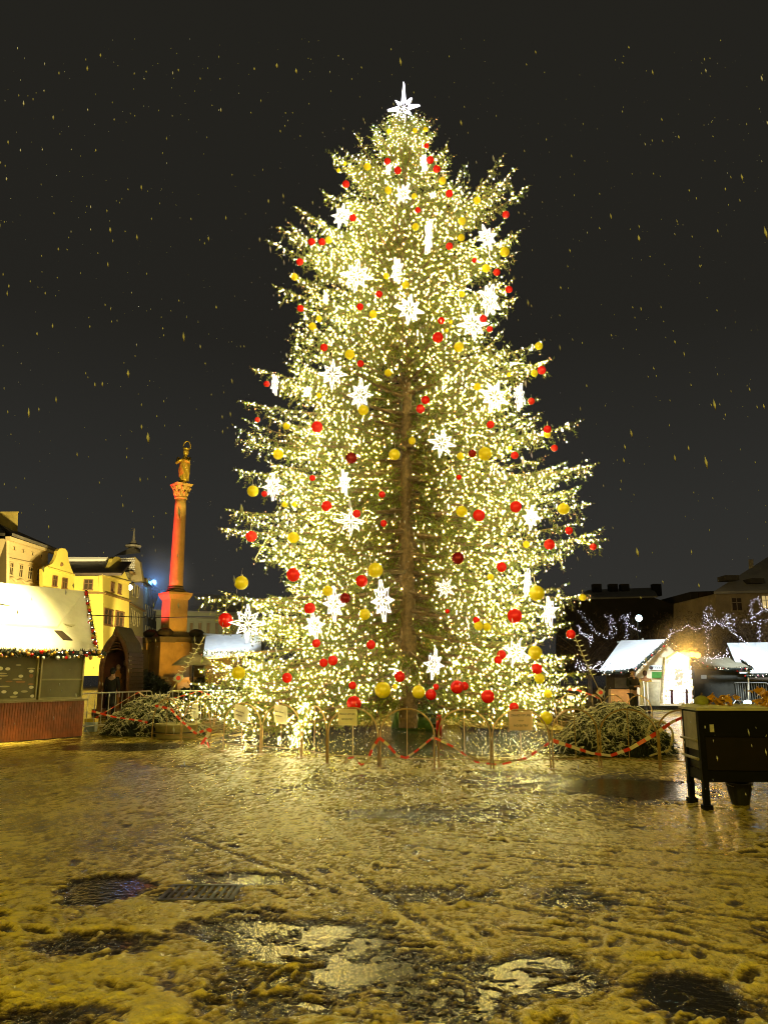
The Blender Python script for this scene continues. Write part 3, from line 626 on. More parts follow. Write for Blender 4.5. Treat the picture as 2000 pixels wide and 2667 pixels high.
# ---- heaps of cut spruce boughs with snow
def heap(c, rx, ry, h, lab, seed, pot=None, nb=900):
    r_ = random.Random(seed); t = empty('branch_heap', c, lab, 'branch heap')
    sn = MB(); nd = []; nw = []
    for i in range(nb):
        a = r_.uniform(0, 2 * PI); q = r_.random() ** .62 * .95
        if q > .74 and r_.random() < .72: continue
        z0 = h * (1 - q ** 2.0) * r_.uniform(.74, 1.06)
        p = Vector((c.x + rx * q * math.cos(a), c.y + ry * q * math.sin(a), c.z + z0))
        a2 = a + r_.gauss(0, .8); L = r_.uniform(.12, .34); P = []
        for k in range(7):
            s_ = k / 6; P.append(p + Vector((math.cos(a2 + .5 * math.sin(s_ * 3 + i)) * L * s_, math.sin(a2 + .5 * math.sin(s_ * 3 + i)) * L * s_ * ry / rx, L * (.22 * s_ - .75 * s_ * s_) * (.3 + q))))
        for v_ in P: v_ += Vector((r_.gauss(0, .012), r_.gauss(0, .012), r_.gauss(0, .016))); v_.z = max(v_.z, .03)
        w0 = r_.uniform(.005, .014); sn.tube([v_ + Vector((0, 0, .014)) for v_ in P], [w0 * x * r_.uniform(.35, 1.35) for x in (.6, 1, 1.1, 1, .9, .7, .35)], 6)
        for k in range(6):
            for e_ in range(6):
                b0 = P[k].lerp(P[k + 1], r_.random()); dr = Vector((r_.gauss(0, .6), r_.gauss(0, .6), r_.uniform(-1.1, .05))).normalized() * r_.uniform(.06, .14)
                wv = dr.cross(Vector((r_.gauss(0, 1), r_.gauss(0, 1), r_.gauss(0, 1)))).normalized() * .009
                (nw if r_.random() < .40 and dr.z > -.11 else nd).append((b0 - wv, b0 + wv, b0 + dr))
    # dark hanging mass under the snow crust
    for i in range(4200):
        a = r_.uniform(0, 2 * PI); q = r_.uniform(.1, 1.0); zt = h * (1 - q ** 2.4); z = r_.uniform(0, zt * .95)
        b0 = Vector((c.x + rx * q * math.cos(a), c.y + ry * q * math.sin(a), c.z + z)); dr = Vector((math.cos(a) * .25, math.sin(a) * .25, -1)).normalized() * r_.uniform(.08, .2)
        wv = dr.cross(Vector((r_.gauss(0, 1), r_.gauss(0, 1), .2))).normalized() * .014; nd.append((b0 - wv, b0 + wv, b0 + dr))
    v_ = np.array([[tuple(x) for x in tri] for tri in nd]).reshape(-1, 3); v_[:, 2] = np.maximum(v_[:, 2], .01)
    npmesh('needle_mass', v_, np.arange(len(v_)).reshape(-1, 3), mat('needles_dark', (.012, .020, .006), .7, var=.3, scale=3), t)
    vw = np.array([[tuple(x) for x in tri] for tri in nw]).reshape(-1, 3); vw[:, 2] = np.maximum(vw[:, 2] + .012, .01)
    npmesh('frosted_needles', vw, np.arange(len(vw)).reshape(-1, 3), mat('frost', (.70, .64, .42), .6, var=.2, scale=9), t)
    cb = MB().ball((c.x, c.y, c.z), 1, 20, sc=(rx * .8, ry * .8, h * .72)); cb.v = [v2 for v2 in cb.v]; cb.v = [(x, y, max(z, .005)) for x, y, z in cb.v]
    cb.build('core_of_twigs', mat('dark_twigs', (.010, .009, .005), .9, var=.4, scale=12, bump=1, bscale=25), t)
    sn.build('snow_crust', mat('snow_on_twigs', (.84, .78, .55), .6, var=.1, scale=9), t, smooth=True, fix=False)
    return t
HL = gnd(392, 1921) + Vector((-.15, .8, 0)); HR = gnd(1640, 1975) + Vector((0, .9, 0))
heap(HL, 1.40, .8, 1.02, 'left heap of snow-dusted cut boughs beside the crowd barrier', 3)
heap(HR, 1.25, .9, .98, 'right heap of snow-dusted cut boughs next to the dark cart', 5, nb=1150)
# olive trough showing at the foot of the left heap
tp_ = gnd(455, 1926) + Vector((0, .18, 0)); t = empty('planter_trough', tp_, 'olive planter trough half buried under the left heap', 'planter')
m = MB(); m.lathe(tp_, [(.44, .0), (.50, .06), (.53, .32), (.56, .34), (.56, .38), (.5, .38), (.48, .2)], 28); m.build('tub', mat('olive_plaster', (.30, .25, .10), .6, var=.3, scale=6), t, smooth=True)
MB().lathe(tp_, [(.572, .17), (.572, .19), (.53, .19), (.53, .17)], 28).build('band', dark, t)
# curly cut root at the right end of the right heap
c = gnd(1745, 1985) + Vector((0, .45, 0)); t = empty('curled_root', c, 'round curled pale root against the right heap, beside the cart', 'root')
m = MB(); m.tube([c + Vector((math.cos(a) * .24 * (1 + .06 * math.sin(5 * a)), 0, .42 + math.sin(a) * .29)) for a in np.linspace(-1.3, 3.3, 26)], [.024 + .006 * math.sin(i * 1.9) for i in range(26)], 7); m.build('loop', mat('pale_bark', (.55, .45, .25), .6, var=.3), t, smooth=True)
MB().tube([c + Vector((.05, .03, .14)), c + Vector((-.10, .04, .10)), c + Vector((-.22, .03, .06))], .02, 6).build('stub', mat('pale_bark'), t)
# ---- tree stand, extinguisher
sp_ = gnd(1080, 1900) + Vector((.02, .15, 0)); t = empty('tree_stand', sp_, 'dark green sheeted stand at the foot of the spruce', 'tree stand')
m = MB(); m.lathe(sp_ + Vector((0, .3, 0)), [(.66, 0), (.64, .3), (.60, .45), (.38, .62), (.30, .80), (.27, .92)], 28, fn=lambda a, z, i: 1 + .07 * math.sin(a * 7 + z * 6) + .05 * math.sin(a * 3)); m.build('green_sheet', mat('green_sheet', (.05, .13, .008), .55, var=.5, scale=3, bump=.5, bscale=6), t, smooth=True)
m = MB(); m.lathe(sp_ + Vector((-.03, .3, 0)), [(.29, .90), (.33, .96), (.28, 1.1), (.2, 1.2)], 18, fn=lambda a, z, i: 1 + .1 * math.sin(a * 5)); m.build('root_collar', mat('ochre_bark', (.35, .20, .05), .8, var=.5, scale=9, bump=1), t, smooth=True)
MB().box(sp_ + Vector((.36, -.15, .42)), (.75, .5, .10), .1).box(sp_ + Vector((.1, .0, .1)), (1.2, .12, .12)).build('cross_beam', mat('green_steel', (.018, .045, .012), .4, var=.3), t)
ep = gnd(1143, 1903); t = empty('fire_extinguisher', ep, 'red fire extinguisher standing right of the green tree stand', 'fire extinguisher')
exr = mat('extinguisher_red', (.70, .02, .01), .3, var=.1, coat=.6)
MB().lathe(ep, [(.075, 0), (.085, .02), (.085, .42), (.06, .49), (.03, .51)], 20).build('cylinder', exr, t, smooth=True)
MB().lathe(ep, [(.028, .50), (.028, .56), (.02, .57)], 10).box(ep + Vector((.03, 0, .585)), (.11, .02, .02)).build('valve_handle', metal, t)
MB().tube([ep + Vector((.03, 0, .54)), ep + Vector((.10, 0, .50)), ep + Vector((.115, 0, .3)), ep + Vector((.11, 0, .06))], .011, 6).build('hose', mat('ochre_hose', (.4, .3, .12), .5, var=.1), t)
for (x, y, w1, h1, nm, lb, mm) in ((1178, 1862, .30, .32, 'yellow_sack', 'crumpled yellow sack lying behind the fire extinguisher', mat('yellow_sack', (.55, .45, .03), .5, var=.3)), (1090, 1901, .2, .06, 'fallen_leaf_clump', 'small clump of yellow leaves on the ground before the stand', mat('leaf_clump', (.7, .55, .1), .6, var=.3))):
    p_ = gnd(x, y + (12 if h1 > .1 else 0)); m = MB(); m.ball(p_ + Vector((0, .1, h1 * .45)), 1, 16, sc=(w1, .2, h1 * .5)); m.v = [(a_ + .03 * math.sin(c_ * 40 + a_ * 20), b_ + .02 * math.sin(a_ * 30), max(.004, c_ + .02 * math.sin(a_ * 45))) for a_, b_, c_ in m.v]
    tag(m.build(nm, mm, None, p_, smooth=True), lb, nm.split('_')[-1])
# cleats of wire beside the stand
p_ = gnd(1020, 1885); m = MB()
for k_ in range(5): m.tube([p_ + Vector((.02 * k_, 0, .05)), p_ + Vector((-.12 + .07 * k_, 0, .55 + .1 * (k_ % 2))), p_ + Vector((-.10 + .07 * k_, .03, .6)), p_ + Vector((.04 * k_, .03, .06))], .012, 5)
tag(m.build('wire_bundle', metal, None, p_), 'upright bundle of bare wire stakes left of the green stand', 'wire')
# ---- guy ropes with tags
def guy(p0, p1, lab, tag_at, tw_=.14, nb_=9, taglab=None):
    t = empty('guy_rope', p0, lab, 'rope', 'guy ropes with tags'); MB().tube([p0, p0.lerp(p1, .5) - Vector((0, 0, .05)), p1], .014, 5).build('rope', mat('rope', (.5, .42, .2), .7, var=.2), t)
    for k in range(nb_):
        q = p0.lerp(p1, .35 + .6 * k / nb_); m = MB()
        for s_ in (-1, 1): m.hexa([q + Vector((0, -.02, 0)), q + Vector((s_ * .10, -.03, .035)), q + Vector((s_ * .10, -.025, .055)), q + Vector((0, -.015, .02))], [q + Vector((0, -.012, 0)), q + Vector((s_ * .10, -.022, .035)), q + Vector((s_ * .10, -.018, .055)), q + Vector((0, -.007, .02))])
        m.build('bow', mat('bow', (.75, .68, .42), .6, var=.1), t)
    q = p0.lerp(p1, tag_at); s = tw_
    t2 = empty('warning_tag', q, taglab, 'warning tag')
    m = MB().prism([q + Vector((-s, -.04, 0)), q + Vector((.02, -.04, -s)), q + Vector((s, -.04, .02)), q + Vector((-.02, -.04, s))], (0, .01, 0)); m.build('card', paper, t2)
    m = MB().lathe((0, 0, 0), [(s * .22, 0), (s * .42, .0), (s * .42, .006), (s * .22, .006)], 14); m.v = [(q.x + x, q.y - .052 + z, q.z + y) for x, y, z in m.v]; m.build('red_mark', MATS['tape_red'], t2)
    return t
guy(gnd(400, 1925) + Vector((0, .6, .8)), at(532, 1660, 20.5), 'pale rope with bows rising from the left heap to the spruce', .40, taglab='pale diamond card with red mark on the left guy rope')
guy(gnd(1575, 1905) + Vector((0, 0, .9)), at(1486, 1635, 20.5), 'pale rope with bows rising beside the right heap to the spruce', .10, taglab='pale diamond card with red mark on the right guy rope')
tag(MB().tube([at(700, 1395, 20.5), at(664, 1458, 20.2)], .016, 5).build('tie_cable', mat('rope'), None, at(700, 1395, 20.5)), 'short tie cable between two boughs on the left flank', 'cable')
# low drooping lit twig in front
P = [at(800, 1830, 17.2), at(792, 1860, 16.6), at(785, 1890, 16.4), at(776, 1920, 16.3), at(768, 1942, 16.3)]
t = empty('hanging_twig', P[0], 'low spruce twig hanging over the fence, wrapped in white lights', 'twig')
MB().tube(P, [.02, .016, .012, .01, .006], 5).build('stem', bark, t)
bp_ = []; tri = []
for i in range(190):
    s_ = rng.random() * 3.99; k = int(s_); q = np.array(P[k].lerp(P[k + 1], s_ - k)) + rng.normal(0, .07, 3) * [1, .8, .6]; bp_.append(q)
for i in range(900):
    s_ = rng.random() * 3.99; k = int(s_); q = np.array(P[k].lerp(P[k + 1], s_ - k)) + rng.normal(0, .05, 3); d_ = rng.normal(0, 1, 3) + [0, 0, -1]; d_ /= np.linalg.norm(d_); w_ = np.cross(d_, rng.normal(0, 1, 3)); w_ *= .008 / np.linalg.norm(w_); tri += [q - w_, q + w_, q + d_ * .1]
npmesh('needle_spray', np.array(tri), np.arange(len(tri)).reshape(-1, 3), fm[0], t)
o = bulbs('string_of_bulbs', bp_, .0065, rng.choice(3, len(bp_), p=[.4, .45, .15]), [warm, white, dim], t)
# ---- crowd barriers
def crowd_barrier(a, b, h, lab, nbar=11, m_=metal, group='steel crowd barriers'):
    A = Vector((a.x, a.y, 0)); B = Vector((b.x, b.y, 0)); d = (B - A); L = d.length; d.normalize(); nrm = Vector((-d.y, d.x, 0))
    t = empty('crowd_barrier', A, lab, 'crowd barrier', group); r = .12
    fr = [A + Vector((0, 0, .2)), A + Vector((0, 0, h - r)), A + d * r * .3 + Vector((0, 0, h - r * .3)), A + d * r + Vector((0, 0, h)), B - d * r + Vector((0, 0, h)), B - d * r * .3 + Vector((0, 0, h - r * .3)), B + Vector((0, 0, h - r)), B + Vector((0, 0, .2)), A + Vector((0, 0, .2))]
    MB().tube(fr, .021, 7).build('frame', m_, t)
    for k in range(1, nbar + 1):
        q = A + d * (L * k / (nbar + 1)); MB().tube([q + Vector((0, 0, .2)), q + Vector((0, 0, h))], .010, 5).build('bar', m_, t)
    for q in (A + d * .12, B - d * .12):
        MB().tube([q + nrm * .28, q + Vector((0, 0, .32)), q - nrm * .28], .018, 6).build('foot', m_, t)
    return t
crowd_barrier(gnd(203, 1914), gnd(392, 1892), 1.08, 'steel crowd barrier reaching from the left stall to the heap', 10)
crowd_barrier(gnd(430, 1893), gnd(610, 1888), 1.08, 'steel crowd barrier between the left heap and the spruce', 11)
crowd_barrier(gnd(616, 1888), gnd(760, 1884), 1.08, 'steel crowd barrier hidden mostly by the lowest lit boughs', 11)
coolm = mat('cool_steel', (.66, .66, .62), .3, metal=.5, var=.1)
crowd_barrier(gnd(1838, 1833), gnd(1908, 1834), 1.15, 'steel crowd barrier left of the pair beyond the dark cart', 14, coolm)
crowd_barrier(gnd(1914, 1834), gnd(2005, 1838), 1.15, 'steel crowd barrier right of the pair beyond the dark cart', 14, coolm)
crowd_barrier(gnd(1575, 1842), gnd(1625, 1842), 1.0, 'small barrier in front of the orange counter', 8, coolm)
# ---- left stall
wood = stripes('red_brown_boards', (.20, .055, .018), (.13, .035, .012), 11, 'X', .5, .85)
A = gnd(-330, 1962); B = gnd(214, 1920); d = (B - A); Ls = d.length; d.normalize(); nb = Vector((-d.y, d.x, 0)); rz = math.atan2(d.y, d.x)
st = empty('market_stall', A, 'wooden market stall with snowy canopy and garland, closed shutters', 'stall', rz=0)
def sp2(u, v_, z): return A + d * u + nb * v_ + Vector((0, 0, z))
def sbox(u0, u1, v0, v1, z0, z1): return [sp2(u0, v0, z0), sp2(u1, v0, z0), sp2(u1, v1, z0), sp2(u0, v1, z0)], [sp2(u0, v0, z1), sp2(u1, v0, z1), sp2(u1, v1, z1), sp2(u0, v1, z1)]
def sadd(m, *a, mi=0): b_, t_ = sbox(*a); return m.hexa(b_, t_, mi)
def urow(px, py): # u along stall front for a photo pixel
    q = ray(px, py); t_ = (A - CAMP).dot(nb) / q.dot(nb); h_ = CAMP + q * t_; return (h_ - A).dot(d), h_.z
zt = urow(0, 1829)[1]; zb = urow(0, 1722)[1]
m = MB(); nbd = 70
for k in range(nbd): sadd(m, Ls * k / nbd + .004, Ls * (k + 1) / nbd - .004, 0, .03, 0.03, zt - .02)
m.build('board_front', mat('red_wood', (.21, .055, .016), .5, var=.45, scale=3), st)
m = MB(); sadd(m, 0, Ls, .035, 1.9, 0.0, zt - .05); m.build('body', dark, st)
m = MB(); sadd(m, -.02, Ls + .03, -.10, .25, zt - .02, zt + .03); m.build('counter', mat('olive_ledge', (.22, .18, .08), .5, var=.2), st)
ols = mat('olive_shutter', (.115, .10, .04), .6, var=.25, scale=2)
u1_, _ = urow(106, 1775); u2_, _ = urow(222, 1775); um, _ = urow(-120, 1775)
for k, (ua, ub, lb) in enumerate(((um, u1_ - .03, 'menu shutter'), (u1_ + .03, u2_, 'two-part shutter'), (0, um - .04, None))):
    m = MB(); sadd(m, ua, ub, .10, .14, zt + .03, zb + .25); s_ = m.build('shutter', ols, st)
    if k < 2: s_['label'] = ['olive shutter painted with round dishes', 'plain olive shutter with a middle rail'][k]
    m = MB(); fr_ = .045
    sadd(m, ua, ub, .06, .10, zt + .03, zt + .03 + fr_); sadd(m, ua, ua + fr_, .06, .10, zt + .08, zb + .25); sadd(m, ub - fr_, ub, .06, .10, zt + .08, zb + .25)
    if k == 1: sadd(m, ua + fr_, ub - fr_, .06, .10, (zt + zb) / 2 + .02, (zt + zb) / 2 + .06)
    fo = m.build('frame', mat('olive_frame', (.26, .22, .09), .5, var=.2), s_)
    if k == 0:
        dms = [mat('dish_white', (.85, .80, .6), .5, var=.1), mat('dish_text', (.50, .44, .22), .5, var=.1), mat('dish_orange', (.36, .16, .05), .5, var=.3)]
        for (x, y, w_, h_, mi) in ((8, 1741, 7, 5, 0), (27, 1742, 7, 4, 0), (88, 1748, 7, 4, 0), (61, 1761, 7, 4, 0), (17, 1802, 7, 4, 0), (47, 1805, 7, 4, 0), (88, 1790, 7, 4, 0), (91, 1813, 7, 4, 0), (10, 1754, 16, 2, 1), (15, 1760, 14, 2, 1), (52, 1769, 14, 2, 1), (88, 1741, 12, 2, 1), (18, 1788, 15, 2, 1), (70, 1801, 10, 3, 1), (42, 1815, 11, 3, 1), (88, 1760, 6, 5, 2), (60, 1776, 14, 3, 2), (30, 1775, 10, 2, 2), (87, 1782, 9, 2, 2), (4, 1768, 8, 2, 1), (55, 1732, 8, 2, 1)):
            uc, zc = urow(x, y); ww = w_ / F * 18.5; hh = h_ / F * 18.5
            MB().prism([sp2(uc + ww * math.cos(a_), .093, zc + hh * math.sin(a_)) for a_ in np.linspace(0, 2 * PI, 14)[:-1]], -nb * .006).build('dish_picture', dms[mi], s_)
ze = urow(0, 1702)[1] + .05; canm = mat('stall_snow', (.80, .76, .62), .65, var=.08, scale=3, bump=.9, bscale=3.5)
uR = urow(248, 1700)[0]
def roofslab(m, u0, u1, ub0, ub1, v0, z0, v1, z1, th=.07, mi=0):
    P_ = [sp2(u0, v0, z0), sp2(u1, v0, z0), sp2(ub1, v1, z1), sp2(ub0, v1, z1)]; m.hexa(P_, [p_ + Vector((0, 0, th)) for p_ in P_], mi)
ve, vm = -.30, .62; q_ = ray(75, 1641)
def vz_at(px, py, v_):  # height at photo pixel on plane v = v_
    q = ray(px, py); t_ = ((A + nb * v_) - CAMP).dot(nb) / q.dot(nb); h_ = CAMP + q * t_; return (h_ - A).dot(d), h_.z
zm = vz_at(75, 1641, vm)[1]; ucr = vz_at(150, 1646, vm)[0]
m = MB(); roofslab(m, -.2, uR, -.2, ucr, ve, ze, vm, zm); m.build('canopy', canm, st, smooth=False)
z2 = vz_at(120, 1536, 1.5)[1]; ut = vz_at(223, 1546, 1.5)[0]
m = MB(); roofslab(m, -.2, ucr, -.2, vz_at(222, 1548, 1.5)[0], vm + .02, zm + .07, 1.5, z2); 
P_ = [sp2(ucr, vm + .02, zm + .07), sp2(uR, ve, ze + .07), sp2(ut, 1.5, z2), sp2(vz_at(222, 1548, 1.5)[0] - .01, 1.5, z2)]
m.prism([sp2(ucr, vm + .03, zm + .07), sp2(uR + .02, ve + .35, ze + .12), sp2(ut, 1.5, z2 + .07)], nb * .08 + Vector((0, 0, .02)))
m.build('main_roof', canm, st)
m = MB(); roofslab(m, -.2, ut, -.2, ut, 1.5, z2, 2.6, z2 - .9); sadd(m, -.2, uR - .25, .14, 1.9, zt + .06, ze); m.build('rear_part', dark, st)
# dark skylight by the dish
a_, b_ = vz_at(150, 1646, vm), vz_at(180, 1668, .2)
# garlands
gm_ = mat('garland_green', (.010, .016, .006), .7, var=.4)
def garland(path, rad, lab, nball, seed, spacing=.5, cs=(0, 1, 2, 3)):
    r_ = random.Random(seed); P = [Vector(p) for p in path]; t = empty('garland', P[0], lab, 'garland', 'evergreen garlands on the stalls'); seg = []
    L = [(P[i + 1] - P[i]).length for i in range(len(P) - 1)]; T = sum(L)
    def pt(s_):
        for i, l in enumerate(L):
            if s_ <= l: return P[i].lerp(P[i + 1], s_ / l)
            s_ -= l
        return P[-1]
    tri = []
    for i in range(int(T * 300)):
        q = pt(r_.uniform(0, T)); dr = Vector((r_.gauss(0, 1), r_.gauss(0, 1), r_.gauss(0, 1))).normalized(); q2 = q + dr * rad * .4; wv = dr.cross(Vector((0, .3, 1))).normalized() * .014; tri += [tuple(q2 - wv), tuple(q2 + wv), tuple(q2 + dr * rad * .9)]
    npmesh('greenery', np.array(tri), np.arange(len(tri)).reshape(-1, 3), gm_, t)
    MB().tube(P, rad * .55, 7).build('core', gm_, t)
    ms = [mat('g_red', (.55, .015, .01), .2, var=0, coat=.6), mat('g_gold', (.75, .50, .08), .2, metal=.4, var=0), mat('g_bronze', (.4, .2, .06), .25, metal=.4, var=0), mat('g_silver', (.75, .7, .65), .2, metal=.5, var=0)]
    for i in range(nball):
        q = pt(T * (i + r_.random() * .8) / nball) + Vector((r_.uniform(-.4, .4) * rad, -rad * r_.uniform(.6, 1.1), r_.uniform(-1, .5) * rad)); MB().ball(q, r_.uniform(.03, .055), 10).build('bauble', ms[r_.choice(cs)], t, smooth=True)
    bb = [np.array(pt(r_.uniform(0, T))) + np.array((r_.gauss(0, .4) * rad, -rad * 1.0, r_.gauss(0, .5) * rad)) for _ in range(int(T * 7))]
    bulbs('string_of_bulbs', bb, .013, rng.choice(2, len(bb), p=[.8, .2]), [mat('g_bulb', (.9, .9, .9), .4, var=0, emit=(1, .85, .6), st=9), mat('g_bulb_pink', (.9, .7, .8), .4, var=0, emit=(1, .3, .45), st=6)], t)
    return t
garland([sp2(um - .6, ve - .04, ze), sp2(0.5 * (um + uR), ve - .05, ze - .03), sp2(uR + .04, ve - .05, ze)], .115, 'dark garland with red and gold balls along the left stall canopy', 70, 1)
garland([sp2(uR + .05, ve + .30, ze + .16), sp2((uR + ut) / 2 + .02, .75, (ze + z2) / 2 + .1), sp2(ut + .02, 1.5, z2 + .08)], .075, 'dark garland with baubles climbing the roof edge of the left stall', 26, 2)
# flat dish antenna on its arm
a0 = vz_at(242, 1700, -.2); P0 = sp2(a0[0], -.22, a0[1]); e1 = at(172, 1647, P0.y + .3); e2 = at(176, 1634, P0.y + .3)
t = empty('flat_antenna', P0, 'flat tilted antenna plate on a long arm above the left stall canopy', 'antenna')
MB().tube([P0, e1], .022, 6).build('arm', mat('brown_steel', (.16, .09, .04), .5, var=.2), t); MB().tube([e1, e2], .02, 6).build('neck', mat('brown_steel'), t)
Yd = e1.y
m = MB().hexa([at(149, 1622, Yd), at(188, 1634, Yd), at(205, 1627, Yd + .45), at(160, 1618, Yd + .45)], [p_ + Vector((0, 0, .035)) for p_ in (at(149, 1622, Yd), at(188, 1634, Yd), at(205, 1627, Yd + .45), at(160, 1618, Yd + .45))]); m.build('plate', mat('antenna_plate', (.62, .56, .36), .5, var=.05), t)
hx = [vz_at(142, 1648, .5), vz_at(162, 1649, .5), vz_at(190, 1669, .1), vz_at(166, 1663, .1)]
m = MB(); Q = [sp2(hx[0][0], .5, 0), sp2(hx[1][0], .5, 0), sp2(hx[2][0], .1, 0), sp2(hx[3][0], .1, 0)]
def canz(v_): return ze + (zm - ze) * (v_ - ve) / (vm - ve) + .078
Q = [Vector((q.x, q.y, canz(v_))) for q, v_ in zip(Q, (.5, .5, .1, .1))]; m.hexa(Q, [q + Vector((0, 0, .02)) for q in Q]); m.build('bare_roof_patch', mat('dark_roofing', (.05, .03, .015), .6, var=.3), st)
# overhead wire
tag(MB().tube([at(-60, 1560, 19), at(90, 1592, 20.5), at(235, 1602, 25), at(400, 1609, 32), at(560, 1605, 40), at(700, 1590, 48)], .017, 5).build('overhead_wire', dark, None, at(-60, 1560, 19)), 'thin overhead wire crossing in front of the yellow house', 'wire')
# parcel by the barrier foot
p_ = gnd(230, 1908); t = empty('plastic_crate', p_, 'pale blue and yellow crate on the ground behind the crowd barrier', 'crate')
MB().box(p_ + Vector((0, .2, .14)), (.28, .25, .26)).build('box', mat('pale_blue', (.45, .52, .6), .5, var=.2), t); MB().box(p_ + Vector((0, .2, .32)), (.3, .27, .09)).build('lid', mat('yellow_lid', (.7, .5, .05), .4, var=.2), t)
# ================================================================ RIGHT SIDE: dark cart, stalls, lit kiosk
fl_ = gnd(1841, 2110); rl_ = gnd(1802, 2090); fl_.z = rl_.z = 0
cartm = mat('cart_black', (.0025, .002, .0018), .7, var=.4, scale=7, spec=.12)
t = empty('market_cart', fl_, 'black-painted market cart standing on thin legs, seen against the light', 'cart')
ux = Vector((1, -.05, 0)).normalized(); uy = (rl_ - fl_)
def cp(a, b, z): return fl_ + ux * a + uy * b + Vector((0, 0, z))
def cz(py): # height above ground on the cart front for a photo row
    return at(1880, py, fl_.y).z
for (a, b) in ((0, 0), (0, 1.0), (2.2, 0), (2.2, 1.0)):
    m = MB(); q = cp(a, b, 0); m.box(q + Vector((0, 0, cz(1850) / 2)), (.07, .07, cz(1850) - .02)); m.box(q + Vector((0, 0, .03)), (.11, .11, .06)); m.build('leg', cartm, t)
m = MB(); bm_ = [cp(-.02, -.06, cz(1918)), cp(2.4, -.06, cz(1918)), cp(2.4, 1.05, cz(1918)), cp(-.02, 1.05, cz(1918))]; tm_ = [Vector((p.x, p.y, cz(1852))) for p in bm_]; m.hexa(bm_, tm_); m.build('upper_panel', cartm, t)
m = MB(); bm_ = [cp(.0, -.03, cz(2006)), cp(2.4, -.03, cz(2006)), cp(2.4, 1.02, cz(2006)), cp(.0, 1.02, cz(2006))]; tm_ = [Vector((p.x, p.y, cz(1920))) for p in bm_]; m.hexa(bm_, tm_); m.build('lower_panel', mat('cart_brown', (.006, .0025, .0015), .6, var=.4, spec=.15), t)
m = MB(); bm_ = [cp(-.01, -.05, cz(2036)), cp(2.4, -.05, cz(2036)), cp(2.4, 1.03, cz(2036)), cp(-.01, 1.03, cz(2036))]; tm_ = [Vector((p.x, p.y, cz(2008))) for p in bm_]; m.hexa(bm_, tm_); m.build('bottom_beam', cartm, t)
m = MB(); m.hexa([cp(-.035, .1, cz(1955)), cp(-.022, .1, cz(1955)), cp(-.022, .95, cz(1955)), cp(-.035, .95, cz(1955))], [cp(-.035, .1, cz(1856)), cp(-.022, .1, cz(1856)), cp(-.022, .95, cz(1856)), cp(-.035, .95, cz(1856))]); m.build('side_panel', mat('olive_board', (.28, .23, .10), .6, var=.3, scale=5), t)
for zy in (1930, 1978):
    MB().tube([cp(-.05, .05, cz(zy)), cp(-.05, 1.15, cz(zy))], .018, 6).build('rung', mat('olive_board'), t)
m = MB(); zt_ = cz(1850); bm_ = [cp(-.06, -.10, zt_), cp(2.4, -.10, zt_), cp(2.4, 1.15, zt_), cp(-.06, 1.15, zt_)]; m.hexa(bm_, [p + Vector((0, 0, .025)) for p in bm_]); m.build('table_top', mat('table_board', (.45, .40, .28), .4, var=.25, scale=5), t)
MB().hexa([cp(.75, -.055, cz(2011)), cp(2.4, -.055, cz(2011)), cp(2.4, -.05, cz(2011)), cp(.75, -.05, cz(2011))], [cp(.75, -.058, cz(2007)), cp(2.4, -.058, cz(2007)), cp(2.4, -.05, cz(2007)), cp(.75, -.05, cz(2007))]).build('copper_strip', mat('copper_strip', (.35, .12, .03), .3, metal=.6), t)
zt_ += .025
m = MB(); r_ = random.Random(9); NX, NY = 60, 24; vs = [tuple(cp(-.05 + 2.4 * i / NX, -.09 + 1.2 * j / NY, zt_ + max(.002, .016 + .02 * math.sin(i * .7 + j) * math.sin(j * .5) + r_.uniform(-.008, .012)) * (0.1 if i in (0,) or j in (0, NY) else 1))) for j in range(NY + 1) for i in range(NX + 1)]
m.add(vs, [(j * (NX + 1) + i, j * (NX + 1) + i + 1, (j + 1) * (NX + 1) + i + 1, (j + 1) * (NX + 1) + i) for j in range(NY) for i in range(NX)]); m.build('snow_layer', mat('snow_on_twigs', (.80, .72, .48), .6, var=.1, scale=9), t, smooth=True, fix=False)
for a_ in (.12, 1.1):
    m = MB(); m.box(cp(a_, -.072, cz(1896)), (.05, .012, .09)); m.build('hinge', metal, t)
m = MB(); m.box(cp(.04, -.075, cz(1893)), (.012, .012, .03)); m.build('latch', coolm if 'cool_steel' in MATS else metal, t)
def ragged(c, sx, sy, sz, lab, name, m_, seed, n_=26, cat=None):
    r_ = random.Random(seed); t2 = empty(name, c, lab, cat or name.split('_')[-1])
    for i in range(n_):
        q = c + Vector((r_.uniform(-sx, sx), r_.uniform(-sy, sy), sz * r_.random() ** 1.2 * .9 + .02)); L = r_.uniform(.05, .11); M_ = Matrix.Rotation(r_.uniform(0, 6), 3, 'Z') @ Matrix.Rotation(r_.uniform(-1.2, 1.2), 3, 'X')
        leaf = [(0, -L, 0), (L * .5, -L * .3, .012), (L * .75, L * .1, .0), (L * .3, L * .25, .01), (0, L, -.006), (-L * .3, L * .3, .01), (-L * .7, L * .15, 0), (-L * .5, -L * .35, .012)]
        MB().prism([q + M_ @ Vector(p) for p in leaf], (0, 0, .003)).build('leaf', m_, t2, fix=False)
    return t2
goldl = mat('golden_leaf', (.72, .36, .02), .45, var=.35, scale=8)
ragged(cp(.34, .35, zt_), .20, .18, .13, 'small heap of golden leaves near the corner of the dark cart', 'golden_leaves', goldl, 2, 22)
ragged(cp(1.02, .30, zt_), .26, .22, .24, 'tall heap of golden leaves farther along the dark cart', 'golden_leaves', goldl, 4, 46)
